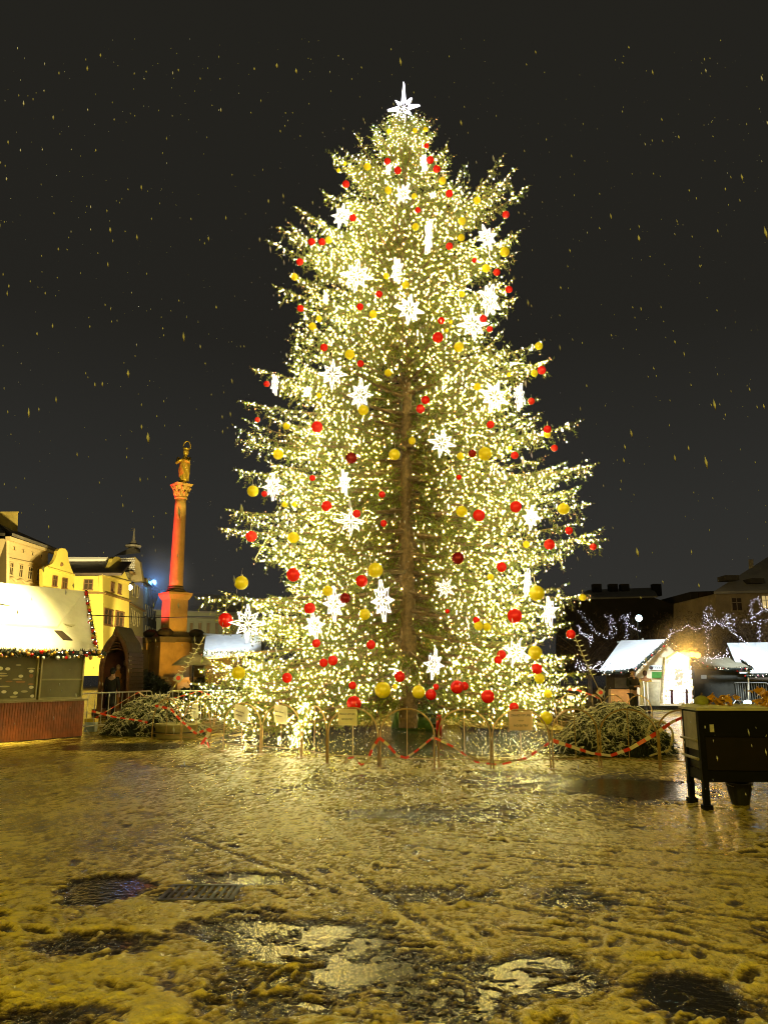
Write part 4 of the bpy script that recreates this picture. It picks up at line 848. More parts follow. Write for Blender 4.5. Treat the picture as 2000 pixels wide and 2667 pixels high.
p_ = cp(.13, .5, zt_); t2 = empty('olive_gourd', p_, 'olive-yellow gourd lying near the cart corner', 'gourd'); MB().ball(p_ + Vector((0, 0, .075)), .085, 16, sc=(1.1, 1, .85)).build('body', mat('gourd', (.35, .36, .06), .5, var=.2), t2, smooth=True); MB().tube([p_ + Vector((0, 0, .14)), p_ + Vector((.01, 0, .18))], .012, 5).build('stem', mat('brown_steel'), t2)
p_ = gnd(1928, 2096); t2 = empty('black_bucket', p_, 'black bucket standing under the dark cart', 'bucket'); k_ = p_.y / F
MB().lathe(p_, [(20 * k_, .0), (31 * k_, .25), (32 * k_, .25), (32 * k_, .265), (30 * k_, .265), (19 * k_, .03)], 20).build('pail', dark, t2, smooth=False); MB().tube([p_ + Vector((31 * k_ * math.cos(a), -.02 - .11 * math.sin(a), .25 - .03 * math.sin(a))) for a in np.linspace(0, PI, 9)], .005, 4).build('handle', metal, t2)
# ---- right market stalls (photo rows on vertical planes)
def wallpoly(m, pts, Y, th=.12, mi=0): m.prism([at(x, y, Y) for x, y in pts], (0, th, 0), mi)
cs_ = mat('cold_snow', (.72, .75, .78), .6, var=.12, scale=1.5, bump=.9, bscale=3)
Yr = 36.0
t = empty('market_stall', at(1610, 1838, Yr), 'gabled market stall with snowy roof, pale gable and dark open counter', 'stall')
m = MB(); Q = [at(1563, 1750, Yr), at(1652, 1742, Yr - .3), at(1736, 1672, Yr + .2), at(1617, 1675, Yr + 2.6)]; m.hexa(Q, [q + Vector((0, .05, .13)) for q in Q]); m.build('snowy_roof', cs_, t)
m = MB(); Q = [at(1737, 1672, Yr + .2), at(1795, 1725, Yr - .1), at(1790, 1722, Yr + 2.4), at(1730, 1673, Yr + 2.6)]; m.hexa(Q, [q + Vector((0, .05, .1)) for q in Q]); m.build('far_roof_side', mat('roof_dark', (.08, .06, .04), .7), t)
m = MB(); wallpoly(m, [(1655, 1745), (1735, 1679), (1792, 1728), (1792, 1838), (1655, 1838)], Yr - .1, .1); m.build('gable_wall', mat('cream_board', (.72, .60, .40), .5, var=.1), t)
m = MB(); wallpoly(m, [(1578, 1752), (1655, 1748), (1655, 1838), (1578, 1838)], Yr + 1.2, .1); m.build('back_wall', mat('stall_dark', (.05, .035, .02), .7, var=.3), t)
m = MB(); wallpoly(m, [(1590, 1795), (1652, 1795), (1652, 1838), (1590, 1838)], Yr + .1, .4); m.build('counter', mat('orange_counter', (.42, .17, .03), .5, var=.3), t)
m = MB(); wallpoly(m, [(1600, 1765), (1636, 1765), (1636, 1792), (1600, 1792)], Yr + 1.15, .03); m.build('menu_board', mat('dim_board', (.12, .10, .07), .5, var=.3), t)
m = MB(); wallpoly(m, [(1690, 1733), (1730, 1733), (1730, 1745), (1690, 1745)], Yr - .16, .03); sg = m.build('name_board', mat('white_board', (.75, .8, .8), .4, var=0), t)
w0_ = at(1712, 1739, Yr - .18)
tx = text_part('YYYYYY', .16, t, w0_ - OFF[t.name] + Vector((.02, 0, 0)), (PI / 2, 0, 0), ink)
m = MB(); m.ball(at(1695, 1739, Yr - .18), .08, 10, sc=(1.2, .2, 1)); m.build('round_emblem', ink, t)
m = MB(); wallpoly(m, [(1697, 1750), (1727, 1750), (1727, 1766), (1697, 1766)], Yr - .16, .03); m.build('green_poster', mat('green_poster', (.06, .22, .04), .4, var=.3), t)
MB().tube([at(1607, 1673, Yr + 2.6), at(1735, 1670, Yr + 1)], .045, 5).tube([at(1672, 1674, Yr + 2), at(1673, 1662, Yr + 2)], .05, 5).build('ridge_pipe', coolm, t)
garland([at(1566, 1753, Yr - .3), at(1652, 1746, Yr - .5), at(1695, 1707, Yr - .4), at(1736, 1670, Yr - .2), at(1757, 1690, Yr - .3), at(1793, 1724, Yr - .3)], .13, 'dark garland with lights along the roof edge of the gabled stall', 14, 3, cs=(0, 2))
# low dark stall and the white-roofed one
Y2 = 43.0
t = empty('market_stall', at(1880, 1835, Y2), 'low dark closed stall with a paper sheet on its wall', 'stall')
m = MB(); Q = [at(1822, 1738, Y2 - .4), at(1958, 1742, Y2 - .4), at(1918, 1716, Y2 + 1.6), at(1806, 1716, Y2 + 1.6)]; m.hexa(Q, [q + Vector((0, 0, .1)) for q in Q]); m.build('roof', mat('grey_olive_roof', (.30, .27, .18), .7, var=.15), t)
m = MB(); wallpoly(m, [(1808, 1742), (1950, 1745), (1950, 1835), (1808, 1835)], Y2, 1.6); m.build('body', mat('stall_charcoal', (.03, .028, .018), .7, var=.3), t)
m = MB(); wallpoly(m, [(1825, 1758), (1839, 1758), (1839, 1768), (1825, 1768)], Y2 - .04, .02); m.build('paper_sheet', mat('white_board'), t)
garland([at(1800, 1714, Y2 + .9), at(1830, 1736, Y2 - .5), at(1890, 1744, Y2 - .6), at(1958, 1741, Y2 - .6), at(1935, 1725, Y2 + .4), at(1920, 1715, Y2 + 1.2)], .12, 'garland of violet and white lights along the low dark stall', 12, 4, cs=(0, 2))
t = empty('market_stall', at(1960, 1835, Y2 + 1), 'market stall with broad cold-white snowy roof behind the crowd barriers', 'stall')
m = MB(); Q = [at(1925, 1754, Y2 - .2), at(2120, 1752, Y2 - .6), at(2120, 1676, Y2 + 2), at(1893, 1680, Y2 + 2)]; m.hexa(Q, [q + Vector((0, .03, .12)) for q in Q]); m.build('snowy_roof', cs_, t)
m = MB(); wallpoly(m, [(1955, 1760), (2120, 1760), (2120, 1838), (1955, 1838)], Y2 + .4, 1.2); m.build('body', mat('stall_charcoal'), t)
MB().tube([at(1948, 1764, Y2 - .3), at(1948, 1838, Y2 - .3)], .05, 6).build('post', coolm, t)
m = MB(); wallpoly(m, [(1950, 1765), (2120, 1763), (2120, 1772), (1950, 1774)], Y2 - .3, .5); m.build('awning', mat('roof_dark'), t)
garland([at(1938, 1760, Y2 - .5), at(1990, 1759, Y2 - .6), at(2110, 1757, Y2 - .6)], .1, 'short garland under the broad cold-white stall roof', 8, 6)
# light-covered kiosk
Y3 = 31.0; c = at(1765, 1835, Y3); c.z = 0
t = empty('light_gate', c, 'kiosk gate wrapped all over in dazzling white fairy lights', 'light gate')
fr_m = mat('white_frame', (.8, .78, .7), .4, var=0); P_ = {}
m = MB()
def k3(x, y, dy=0): return at(x, y, Y3 + dy)
for x0_, x1_ in ((1722, 1730), (1800, 1806)):
    m.tube([k3(x0_, 1832), k3(x1_ if x0_ < 1760 else 1790, 1712)], .07, 6)
m.tube([k3(1728, 1720), k3(1762, 1700), k3(1795, 1718)], .06, 6); m.tube([k3(1726, 1790), k3(1804, 1790)], .06, 6)
m.tube([k3(1765 + 20 * math.cos(a), 1765 - 30 * math.sin(a)) for a in np.linspace(0, PI, 12)], .05, 6)
m.build('frame', fr_m, t)
lp = []
for i in range(1500):
    u = rng.uniform(-1, 1); v_ = rng.uniform(0, 1); hw_ = 40 - 9 * v_ if v_ < .8 else 40 * (1.15 - v_) * 2.0
    x = 1765 + hw_ * u; y = 1832 - 125 * v_
    if abs(x - 1766) < 11 and 1742 < y < 1786 and rng.random() < .8: continue
    lp.append(k3(x, y, rng.uniform(-.3, .6)))
bulbs('light_curtain', lp, .026, rng.choice(3, len(lp), p=[.15, .70, .15]), [mat('gate_warm', (.9, .8, .6), .4, var=0, emit=(1, .8, .35), st=6), mat('gate_white', (.9, .9, .9), .4, var=0, emit=(1, .96, .85), st=5), mat('gate_violet', (.6, .3, .7), .4, var=0, emit=(.55, .25, .8), st=.8)], t)
for x in (1749, 1788):
    MB().tube([k3(x, 1833, -.5), k3(x - 1, 1795, -.5)], .05, 6).build('violet_post', mat('violet_paint', (.10, .04, .14), .5), t)
p_ = k3(1735, 1840); 
t = empty('orange_lamp_bar', k3(1790, 1706, .6), 'row of blazing orange lamps above the light-covered kiosk gate', 'lamp')
m = MB()
for i in range(5): m.ball(k3(1764 + 12.5 * i, 1707 - 2 * (i % 2), .6), .13, 12, sc=(1.2, 1, .9))
m.build('lamp_glass', mat('orange_lamp', (1, .7, .2), .4, var=0, emit=(1, .50, .06), st=6), t, smooth=True)
MB().tube([k3(1758, 1712, .6), k3(1820, 1712, .6)], .05, 6).build('bar', dark, t)
# glass bin / display
t = empty('glass_cabinet', k3(1698, 1838, .6), 'grey glazed cabinet between the black-clad person and the lit gate', 'cabinet')
m = MB(); wallpoly(m, [(1678, 1776), (1718, 1776), (1718, 1838), (1678, 1838)], Y3 + .7, .6); m.build('grey_body', mat('grey_glaze', (.34, .36, .28), .25, var=.3), t)
MB().tube([k3(1677, 1838, .5), k3(1673, 1774, .5)], .05, 6).tube([k3(1685, 1838, .5), k3(1684, 1776, .5)], .04, 6).build('steel_edge', coolm, t)
# ---- persons
skin = mat('skin', (.42, .25, .16), .5, var=.05)
def skinmesh(name, verts, edges, rad, m_, parent, sub=1):
    me = bpy.data.meshes.new(name); me.from_pydata([tuple(v_) for v_ in verts], edges, []); me.materials.append(m_)
    o = bpy.data.objects.new(name, me); col.objects.link(o)
    md = o.modifiers.new('s', 'SKIN'); me.skin_vertices[0].data[0].use_root = True
    for i, r_ in enumerate(rad): me.skin_vertices[0].data[i].radius = r_ if isinstance(r_, tuple) else (r_, r_)
    o.modifiers.new('b', 'SUBSURF').levels = sub; o.modifiers['b'].render_levels = sub
    m2 = bpy.data.meshes.new_from_object(o.evaluated_get(bpy.context.evaluated_depsgraph_get())); bpy.data.objects.remove(o)
    m2.polygons.foreach_set('use_smooth', [True] * len(m2.polygons)); m2.materials.clear(); m2.materials.append(m_)
    o = bpy.data.objects.new(name, m2); col.objects.link(o); o.parent = parent; OFF[o.name] = OFF[parent.name]; return o
def person(c, h, rz, lab, coatm, trm, hairm, longc=False, hood=False, arms='down'):
    t = empty('person', c, lab, 'person', rz=rz); s = h / 1.75
    V = [(0, 0, .95), (0, 0, 1.15), (0, .01, 1.38), (0, .0, 1.50), (0, -.01, 1.60), (0, -.015, 1.70)]; E = [(i, i + 1) for i in range(5)]; Rd = [(.15, .10), (.14, .10), (.18, .10), .055, (.075, .09), (.07, .085)]
    cloth_v, cloth_e, cloth_r = [(0, 0, .92), (0, 0, 1.12), (0, .01, 1.36), (0, 0, 1.47)], [(0, 1), (1, 2), (2, 3)], [(.19, .13), (.18, .13), (.20, .125), (.09, .085)]
    if longc: cloth_v += [(0, 0, .62), (0, 0, .40)]; cloth_e += [(0, 4), (4, 5)]; cloth_r += [(.22, .17), (.24, .19)]
    for sx in (-1, 1):
        b0 = len(V)
        if arms == 'down': A_ = [(sx * .20, 0, 1.40), (sx * .25, .02, 1.13), (sx * .24, -.08, .90), (sx * .235, -.10, .82)]
        else: A_ = [(sx * .20, 0, 1.40), (sx * .27, -.02, 1.14), (sx * .13, -.24, 1.12), (sx * .06, -.28, 1.13)]
        V += A_; E += [(2, b0), (b0, b0 + 1), (b0 + 1, b0 + 2), (b0 + 2, b0 + 3)]; Rd += [.055, .045, .032, .038]
        for k in range(5):
            hx, hy, hz = A_[3]; f0 = len(V); sp_x = (k - 2) * .017
            if arms == 'down': V += [(hx + sp_x * .4, hy + sp_x, hz - .05), (hx + sp_x * .4, hy + sp_x - .006, hz - (.085 if k in (1, 2, 3) else .07))]
            else: V += [(hx - sx * .05, hy - .01, hz + sp_x), (hx - sx * .085, hy + .01, hz + sp_x)]
            E += [(b0 + 3, f0), (f0, f0 + 1)]; Rd += [.010, .008]
        c0 = len(cloth_v); cloth_v += A_[:3]; cloth_e += [(2, c0), (c0, c0 + 1), (c0 + 1, c0 + 2)]; cloth_r += [.078, .066, .052]
        l0 = len(V); V += [(sx * .09, 0, .88), (sx * .10, -.01, .50), (sx * .10, .02, .09), (sx * .10, -.12, .04)]; E += [(0, l0), (l0, l0 + 1), (l0 + 1, l0 + 2), (l0 + 2, l0 + 3)]; Rd += [.085, .055, .040, .035]
    sc = lambda L_: [Vector(v_) * s for v_ in L_]; rs = lambda L_: [tuple(x * s for x in r_) if isinstance(r_, tuple) else r_ * s for r_ in L_]
    skinmesh('body', sc(V), E, rs(Rd), skin, t, 2); skinmesh('coat', sc(cloth_v), cloth_e, rs(cloth_r), coatm, t, 2)
    TV, TE, TR_ = [(0, 0, .93)], [], [(.17, .125)]
    for sx in (-1, 1):
        k = len(TV); TV += [(sx * .09, 0, .80), (sx * .10, -.01, .48), (sx * .10, .02, .12)]; TE += [(0, k), (k, k + 1), (k + 1, k + 2)]; TR_ += [.105, .082, .065]
    skinmesh('trousers', sc(TV), TE, rs(TR_), trm, t, 2)
    for sx in (-1, 1):
        m = MB().ball((sx * .10 * s, -.05 * s, .045 * s), 1, 12, sc=(.055 * s, .14 * s, .055 * s)); m.v = [(x, y, max(z, 0)) for x, y, z in m.v]; o = m.build('shoe', dark, None, (0, 0, 0), smooth=True); o.parent = t
    m = MB().ball((0, .015 * s, 1.665 * s), 1, 16, sc=((.10 if hood else .092) * s, .108 * s, .125 * s)); m.v = [(x, y if z > 1.70 * s else max(y, -.02 * s), z) for x, y, z in m.v]; o = m.build('hood' if hood else 'hair', hairm, None, (0, 0, 0), smooth=True); o.parent = t
    m = MB().ball((0, -.105 * s, 1.635 * s), .014 * s, 8, sc=(1, 1.4, 1.6))
    o = m.build('nose', skin, None, (0, 0, 0), smooth=True); o.parent = t
    for sx in (-1, 1): o = MB().ball((sx * .088 * s, 0, 1.64 * s), .02 * s, 8, sc=(.5, 1, 1.6)).build('ear', skin, None, (0, 0, 0), smooth=True); o.parent = t
    for sx in (-1, 1): o = MB().ball((sx * .032 * s, -.093 * s, 1.665 * s), .011 * s, 8).build('eye', ink, None, (0, 0, 0)); o.parent = t
    o = MB().ball((0, -.094 * s, 1.59 * s), .022 * s, 8, sc=(1, .3, .3)).build('mouth', mat('lip', (.35, .12, .09), .5, var=0), None, (0, 0, 0)); o.parent = t
    return t
blk = mat('black_cloth', (.010, .009, .008), .8, var=.2); 
q = at(1651, 1840, 30); q.z = 0; person(q, 1.78, .4, 'person in black coat and cap standing before the dark stall counter', blk, blk, blk, arms='fold')
q = at(1684, 1840, 33); q.z = 0; person(q, 1.72, PI, 'person in yellow jacket leaning at the pale stall gable', mat('yellow_cloth', (.62, .45, .06), .7, var=.2), mat('dark_cloth', (.05, .045, .04), .8), mat('brown_hair', (.08, .04, .02), .7), arms='fold')
q = gnd(287, 1872); q.z = 0; person(q, 1.80, PI * .95, 'person in long black coat seen from behind before the wooden shrine', blk, blk, blk, longc=True, hood=True)
# ---- wooden crib hut
Yh = gnd(300, 1868).y + .9
t = empty('nativity_hut', at(300, 1860, Yh), 'tall narrow wooden hut with pointed ogee gable and carved figures', 'hut')
brn = mat('hut_brown', (.17, .075, .03), .45, var=.4, scale=4, coat=.3); hz = lambda x, y, dy=0: at(x, y, Yh + dy)
arch_out = [(250, 1872), (256, 1790), (259, 1735), (266, 1700), (280, 1675), (295, 1658), (304, 1634), (313, 1656), (326, 1674), (333, 1700), (336, 1740), (336, 1872)]
arch_in = [(262, 1872), (267, 1790), (269, 1738), (276, 1705), (288, 1684), (299, 1668), (305, 1652), (311, 1667), (320, 1682), (326, 1703), (329, 1740), (329, 1872)]
m = MB()
for i in range(len(arch_out) - 1):
    Q = [hz(*arch_out[i]), hz(*arch_out[i + 1]), hz(*arch_in[i + 1]), hz(*arch_in[i])]; m.hexa(Q, [p_ + Vector((0, .14, 0)) for p_ in Q])
m.build('arch_frame', brn, t)
lat = at(374, 1735, Yh + 1.9) - at(336, 1740, Yh)
m = MB(); n_ = 16
for k in range(n_):
    y0 = 1700 + (1866 - 1700) * k / n_; y1 = y0 + 9.2; a_, b_ = hz(335.5, y0), hz(335.5, y1); ex = Vector((lat.x * 1.0, lat.y, 0)); Q = [b_, b_ + ex, b_ + ex + Vector((0, .05, 0)), b_ + Vector((-.03, .05, 0))]
    m.hexa(Q, [a_ + Vector((.03, 0, 0)), a_ + ex + Vector((.03, 0, 0)), a_ + ex + Vector((.0, .05, 0)), a_ + Vector((-.05, .05, 0))])
m.build('slatted_side', mat('hut_slat', (.10, .055, .022), .45, var=.4, scale=5), t)
m = MB(); O_ = arch_out[6:10]
for i in range(3):
    a_, b_ = hz(*O_[i]), hz(*O_[i + 1]); ex = Vector((lat.x, lat.y, 0)); Q = [a_, b_, b_ + ex, a_ + ex]; m.hexa(Q, [p_ + Vector((.03, 0, .06)) for p_ in Q])
m.build('roof', mat('hut_roof', (.13, .10, .05), .6, var=.2), t)
m = MB(); O_ = arch_out[3:7]
for i in range(3):
    a_, b_ = hz(*O_[i]), hz(*O_[i + 1]); Q = [a_, b_, b_ + ex, a_ + ex]; m.hexa(Q, [p_ + Vector((-.03, 0, .06)) for p_ in Q])
m.build('roof', mat('hut_roof'), t)
m = MB(); m.prism([hz(*p_, 1.5) for p_ in arch_in], (0, .08, 0)); m.build('back_board', mat('hut_back', (.14, .045, .02), .5, var=.5, scale=2), t)
for k in range(4):
    m = MB(); wd_ = 8 + 5 * k; yy = 1666 + 8 * k; m.tube([hz(305 - wd_ * .8, yy + 3, .25), hz(305, yy, .2), hz(305 + wd_ * .8, yy + 3, .25)], .035, 5); m.build('gable_rib', brn, t)
MB().box(hz(296, 1862, .7), (1.3, 1.2, .5)).build('plinth', brn, t)
def statue(c, h, lab, m1, m2, lean=0):
    t2 = empty('statue', c, lab, 'statue'); MB().lathe(c, [(.22 * h / 1.6, 0), (.24 * h / 1.6, .1 * h), (.17 * h / 1.6, .5 * h), (.19 * h / 1.6, .76 * h), (.09, .84 * h), (.05, .86 * h)], 20, fn=lambda a, z, i: 1 + .08 * math.sin(a * 7 + z * 3)).build('robe', m1, t2, smooth=True)
    m = MB().ball(c + Vector((0, -.02, .92 * h)), .095 * h / 1.6, 14, sc=(.9, 1, 1.2)); m.ball(c + Vector((0, -.12 * h / 1.6, .92 * h)), .02, 6); m.build('head', m2, t2, smooth=True)
    MB().tube([c + Vector((.17 * h / 1.6, 0, .74 * h)), c + Vector((.18, -.12, .58 * h)), c + Vector((.03, -.22, .60 * h))], [.06, .05, .035], 8).tube([c + Vector((-.17 * h / 1.6, 0, .74 * h)), c + Vector((-.18, -.12, .58 * h)), c + Vector((-.03, -.22, .60 * h))], [.06, .05, .035], 8).build('sleeves', m1, t2, smooth=True)
    return t2
q = hz(302, 1845, .8); statue(q, 1.75, 'carved figure in an orange robe inside the wooden shrine', mat('orange_robe', (.55, .22, .04), .6, var=.3), mat('wood_pale', (.45, .28, .13), .6))
q = hz(321, 1845, .9); statue(q, 1.95, 'carved pale-headed figure at the right inside the wooden shrine', mat('brown_robe', (.16, .08, .03), .6, var=.3), mat('wood_pale'))
# ================================================================ MARIAN COLUMN
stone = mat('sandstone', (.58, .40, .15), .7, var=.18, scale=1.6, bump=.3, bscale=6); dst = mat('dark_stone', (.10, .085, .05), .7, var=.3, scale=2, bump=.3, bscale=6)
YC = 45.0; CX = at(455, 1600, YC).x; kz = lambda y: at(460, y, YC).z; kw = lambda w_: w_ / F * YC
C0 = Vector((CX, YC, 0)); t = empty('monument_column', C0, 'tall stone column with gilded crowned statue, floodlit red from the left', 'column')
rc = R(40)
def sq(m, w_, y0, y1, w1=None, rz=rc, mi=0, cc=None):
    cc = cc or C0; w1 = w1 or w_; z0, z1 = kz(y0), kz(y1); P0_ = []; P1_ = []
    for k in range(4):
        a = rz + PI / 4 + k * PI / 2; v_ = Vector((math.cos(a), math.sin(a), 0)) * .7071
        P0_.append(cc + v_ * kw(w_) + Vector((0, 0, z0))); P1_.append(cc + v_ * kw(w1) + Vector((0, 0, z1)))
    return m.hexa(P0_, P1_, mi)
K2 = 1 / 1.35  # apparent width -> side of the rotated square
m = MB(); sq(m, 66 * K2, 1700, 1561); m.build('pedestal', stone, t)
m = MB(); sq(m, 62 * K2, 1560, 1546, 100 * K2); sq(m, 100 * K2, 1546.2, 1549, 104 * K2); m = MB(); sq(m, 70 * K2, 1563, 1551, 86 * K2); sq(m, 87 * K2, 1551, 1545); sq(m, 76 * K2, 1545, 1540, 52 * K2); m.build('pedestal_cornice', stone, t)
m = MB(); m.lathe(C0, [(kw(17), kz(1545)), (kw(24), kz(1543)), (kw(24), kz(1537)), (kw(19), kz(1534)), (kw(21), kz(1530)), (kw(18), kz(1527))], 28); m.build('shaft_base', dst, t, smooth=False)
m = MB(); m.lathe(C0, [(kw(17.5 - 3.3 * (i / 12) ** 1.4), kz(1528 + (1300 - 1528) * i / 12)) for i in range(13)], 32); m.build('shaft', stone, t, smooth=True)
m = MB(); m.lathe(C0, [(kw(14), kz(1301)), (kw(16.5), kz(1300)), (kw(17), kz(1297)), (kw(14.5), kz(1295)), (kw(15), kz(1288)), (kw(18), kz(1278)), (kw(22), kz(1268)), (kw(24), kz(1265))], 28)
m.build('capital_bell', stone, t)
for row, (y_, r0, r1, nn) in enumerate(((1293, 15.5, 20, 8), (1283, 17.5, 25, 8))):
    for k in range(nn):
        a = 2 * PI * (k + .5 * row) / nn; dv = Vector((math.cos(a), math.sin(a), 0)); sv = Vector((-math.sin(a), math.cos(a), 0)); zb_, zt2 = kz(y_), kz(y_ - 13)
        P = [C0 + dv * kw(r0) + Vector((0, 0, zb_)), C0 + dv * kw(r0 + 1.5) + Vector((0, 0, (zb_ + zt2) / 2)), C0 + dv * kw(r1) + Vector((0, 0, zt2)), C0 + dv * kw(r1 + 1) + Vector((0, 0, zt2 - .06))]
        MB().tube(P, [kw(2.5), kw(3.6), kw(3), kw(1)], 7).build('acanthus_leaf', stone, t, smooth=True)
m = MB(); sq(m, 40, 1268, 1262, 46, rz=rc); m.build('abacus', stone, t)
gold = mat('gilded', (.72, .52, .10), .35, metal=.35, var=.2, scale=2)
ts = empty('crowned_statue', C0 + Vector((0, 0, kz(1262))), 'gilded statue of a draped crowned figure on top of the column', 'statue')
sw = lambda r_: kw(r_)
m = MB(); m.lathe(C0 + Vector((.05, 0, 0)), [(sw(13), kz(1264)), (sw(13), kz(1260)), (sw(10), kz(1256)), (sw(9), kz(1252))], 20, fn=lambda a, z, i: 1 + .12 * math.sin(3 * a + i)); m.build('plinth_cloud', gold, ts, smooth=True)
ns = 22; m = MB()
prof = []
for i in range(ns):
    u = i / (ns - 1); r_ = 10.5 + 3.4 * math.sin(PI * min(1, u * 1.05)) - (5.0 * max(0, u - .82) / .18)
    if u > .9: r_ *= .8
    prof.append((sw(r_), kz(1253 - 66 * u)))
m.lathe(C0 + Vector((.12, 0, 0)), prof, 36, fn=lambda a, z, i: 1 + .13 * math.sin(5 * a + i * .42) * (1 - .5 * i / ns) + .06 * math.sin(11 * a - i * .5)); m.build('drapery', gold, ts, smooth=True)
m = MB(); cN = C0 + Vector((.14, 0, kz(1185))); m.tube([cN - Vector((0, 0, .3)), cN], [.13, .1], 8); m.ball(cN + Vector((.02, -.02, .17)), .19, 14, sc=(.9, 1, 1.15)); m.build('head', gold, ts, smooth=True)
m = MB(); m.lathe(cN + Vector((.02, 0, .28)), [(.15, 0), (.19, .12), (.17, .14)], 12, fn=lambda a, z, i: 1 + .1 * math.sin(a * 6)); m.build('crown', gold, ts)
m = MB(); m.tube([cN + Vector((.04 + .21 * math.cos(a), .05, .55 + .33 * math.sin(a))) for a in np.linspace(-.6, PI + .6, 22)], .035, 6); m.build('halo', gold, ts)
m = MB(); m.tube([C0 + Vector((-.26, -.05, kz(1194))), C0 + Vector((-.30, -.24, kz(1208))), C0 + Vector((.05, -.36, kz(1200)))], [.11, .10, .06], 8); m.tube([C0 + Vector((.40, -.05, kz(1194))), C0 + Vector((.42, -.25, kz(1206))), C0 + Vector((.14, -.36, kz(1200)))], [.11, .10, .06], 8); m.build('arms', gold, ts, smooth=True)
# lower storey
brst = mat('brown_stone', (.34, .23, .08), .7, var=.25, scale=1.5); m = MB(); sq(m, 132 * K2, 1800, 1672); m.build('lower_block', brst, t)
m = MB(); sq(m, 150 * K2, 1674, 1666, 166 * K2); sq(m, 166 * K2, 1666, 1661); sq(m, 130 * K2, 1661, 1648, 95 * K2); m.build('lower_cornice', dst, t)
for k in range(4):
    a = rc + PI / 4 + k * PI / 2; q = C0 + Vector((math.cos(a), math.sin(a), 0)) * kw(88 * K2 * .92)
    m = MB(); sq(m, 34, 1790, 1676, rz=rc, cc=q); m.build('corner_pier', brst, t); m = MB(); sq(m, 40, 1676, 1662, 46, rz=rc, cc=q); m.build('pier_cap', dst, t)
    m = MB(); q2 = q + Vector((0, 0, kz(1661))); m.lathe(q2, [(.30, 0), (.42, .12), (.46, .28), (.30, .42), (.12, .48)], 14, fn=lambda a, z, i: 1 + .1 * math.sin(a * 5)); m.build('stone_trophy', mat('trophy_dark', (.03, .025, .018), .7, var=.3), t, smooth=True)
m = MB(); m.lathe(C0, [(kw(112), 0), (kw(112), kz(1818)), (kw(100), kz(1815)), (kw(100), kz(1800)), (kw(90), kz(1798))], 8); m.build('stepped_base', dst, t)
for x in (400, 475, 520, 365):
    q = at(x, 1800, YC - 2.6); q.z = 0
    m = MB(); hh = at(x, 1768, YC - 2.6).z; m.box(q + Vector((0, 0, hh / 2)), (.9, .7, hh), rc); m.box(q + Vector((0, 0, hh)), (1.1, .9, .16), rc); m.build('balustrade_pier', dst if x != 475 else stone, t)
for i, (x0_, x1_) in enumerate(((365, 400), (400, 475), (475, 520))):
    a_, b_ = at(x0_, 1780, YC - 2.6), at(x1_, 1780, YC - 2.6); m = MB(); m.tube([a_, b_], .12, 6); m.build('balustrade_rail', dst, t)
# two little trees / bushes at its foot
def bush(c, sx, sz, lab, seed, m_=None):
    r_ = np.random.default_rng(seed); n_ = 2600; d_ = r_.normal(0, 1, (n_, 3)); d_ /= np.linalg.norm(d_, axis=1, keepdims=True); p_ = np.array(c)[None] + d_ * (r_.random((n_, 1)) ** .4) * [sx, sx * .7, sz] * (1 + .25 * np.sin(5 * d_[:, :1] + 3 * d_[:, 2:])); p_[:, 2] += sz; p_[:, 2] = np.maximum(p_[:, 2], .05)
    w_ = r_.normal(0, 1, (n_, 3)) * .07; e_ = r_.normal(0, 1, (n_, 3)) * .09; v_ = np.stack([p_ - w_, p_ + w_, p_ + e_], 1).reshape(-1, 3)
    t = empty('bush', c, lab, 'bush'); npmesh('foliage', v_, np.arange(len(v_)).reshape(-1, 3), m_ or mat('bush_green', (.03, .035, .015), .7, var=.3), t); MB().tube([Vector(c), Vector(c) + Vector((0, 0, sz * 1.3))], .06, 6).build('stem', bark, t)
for x, w_, h_, lab in ((392, 1.3, 1.0, 'dark bush between the wooden hut and the monument'), (520, 1.0, .8, 'dark bush right of the monument foot beside the spruce')):
    q = at(x, 1850, YC - 9); q.z = 0; bush(q, w_ * .8, h_ * .8, lab, int(x))
# little board behind: pale cloth
p_ = at(505, 1718, 30); t = empty('parasol', Vector((p_.x, p_.y, 0)), 'small folded pale market parasol left of the lowest lit boughs', 'parasol')
m = MB(); m.lathe(Vector((p_.x, p_.y, 0)), [(.85, at(505, 1733, 30).z), (.80, at(505, 1730, 30).z), (.45, at(505, 1712, 30).z), (.05, at(505, 1702, 30).z)], 8); m.build('canopy', mat('pale_canvas', (.5, .42, .25), .7, var=.2), t); MB().tube([(p_.x, p_.y, 0), (p_.x, p_.y, at(505, 1733, 30).z)], .03, 6).build('pole', dark, t)
t = empty('market_stall', at(590, 1790, 40), 'white-roofed market tent behind the lower left boughs', 'stall')
m = MB(); Q = [at(528, 1718, 39), at(680, 1705, 39), at(680, 1655, 42), at(537, 1660, 42)]; m.hexa(Q, [q + Vector((0, 0, .1)) for q in Q]); m.build('canopy', cs_, t)
m = MB(); wallpoly(m, [(535, 1715), (675, 1705), (675, 1830), (535, 1830)], 40, 2); m.build('body', mat('stall_charcoal'), t)
MB().tube([at(530, 1651, 42), at(640, 1658, 42)], .04, 5).build('top_rail', coolm, t)
t = empty('market_stall', at(355, 1790, 42), 'cold-white roofed stall glimpsed between the hut and the monument', 'stall')
m = MB(); Q = [at(345, 1690, 41), at(372, 1692, 41), at(372, 1664, 43), at(335, 1658, 43)]; m.hexa(Q, [q + Vector((0, 0, .1)) for q in Q]); m.build('canopy', cs_, t); m = MB(); wallpoly(m, [(345, 1692), (372, 1692), (372, 1800), (345, 1800)], 42, 1); m.build('body', mat('stall_charcoal'), t)
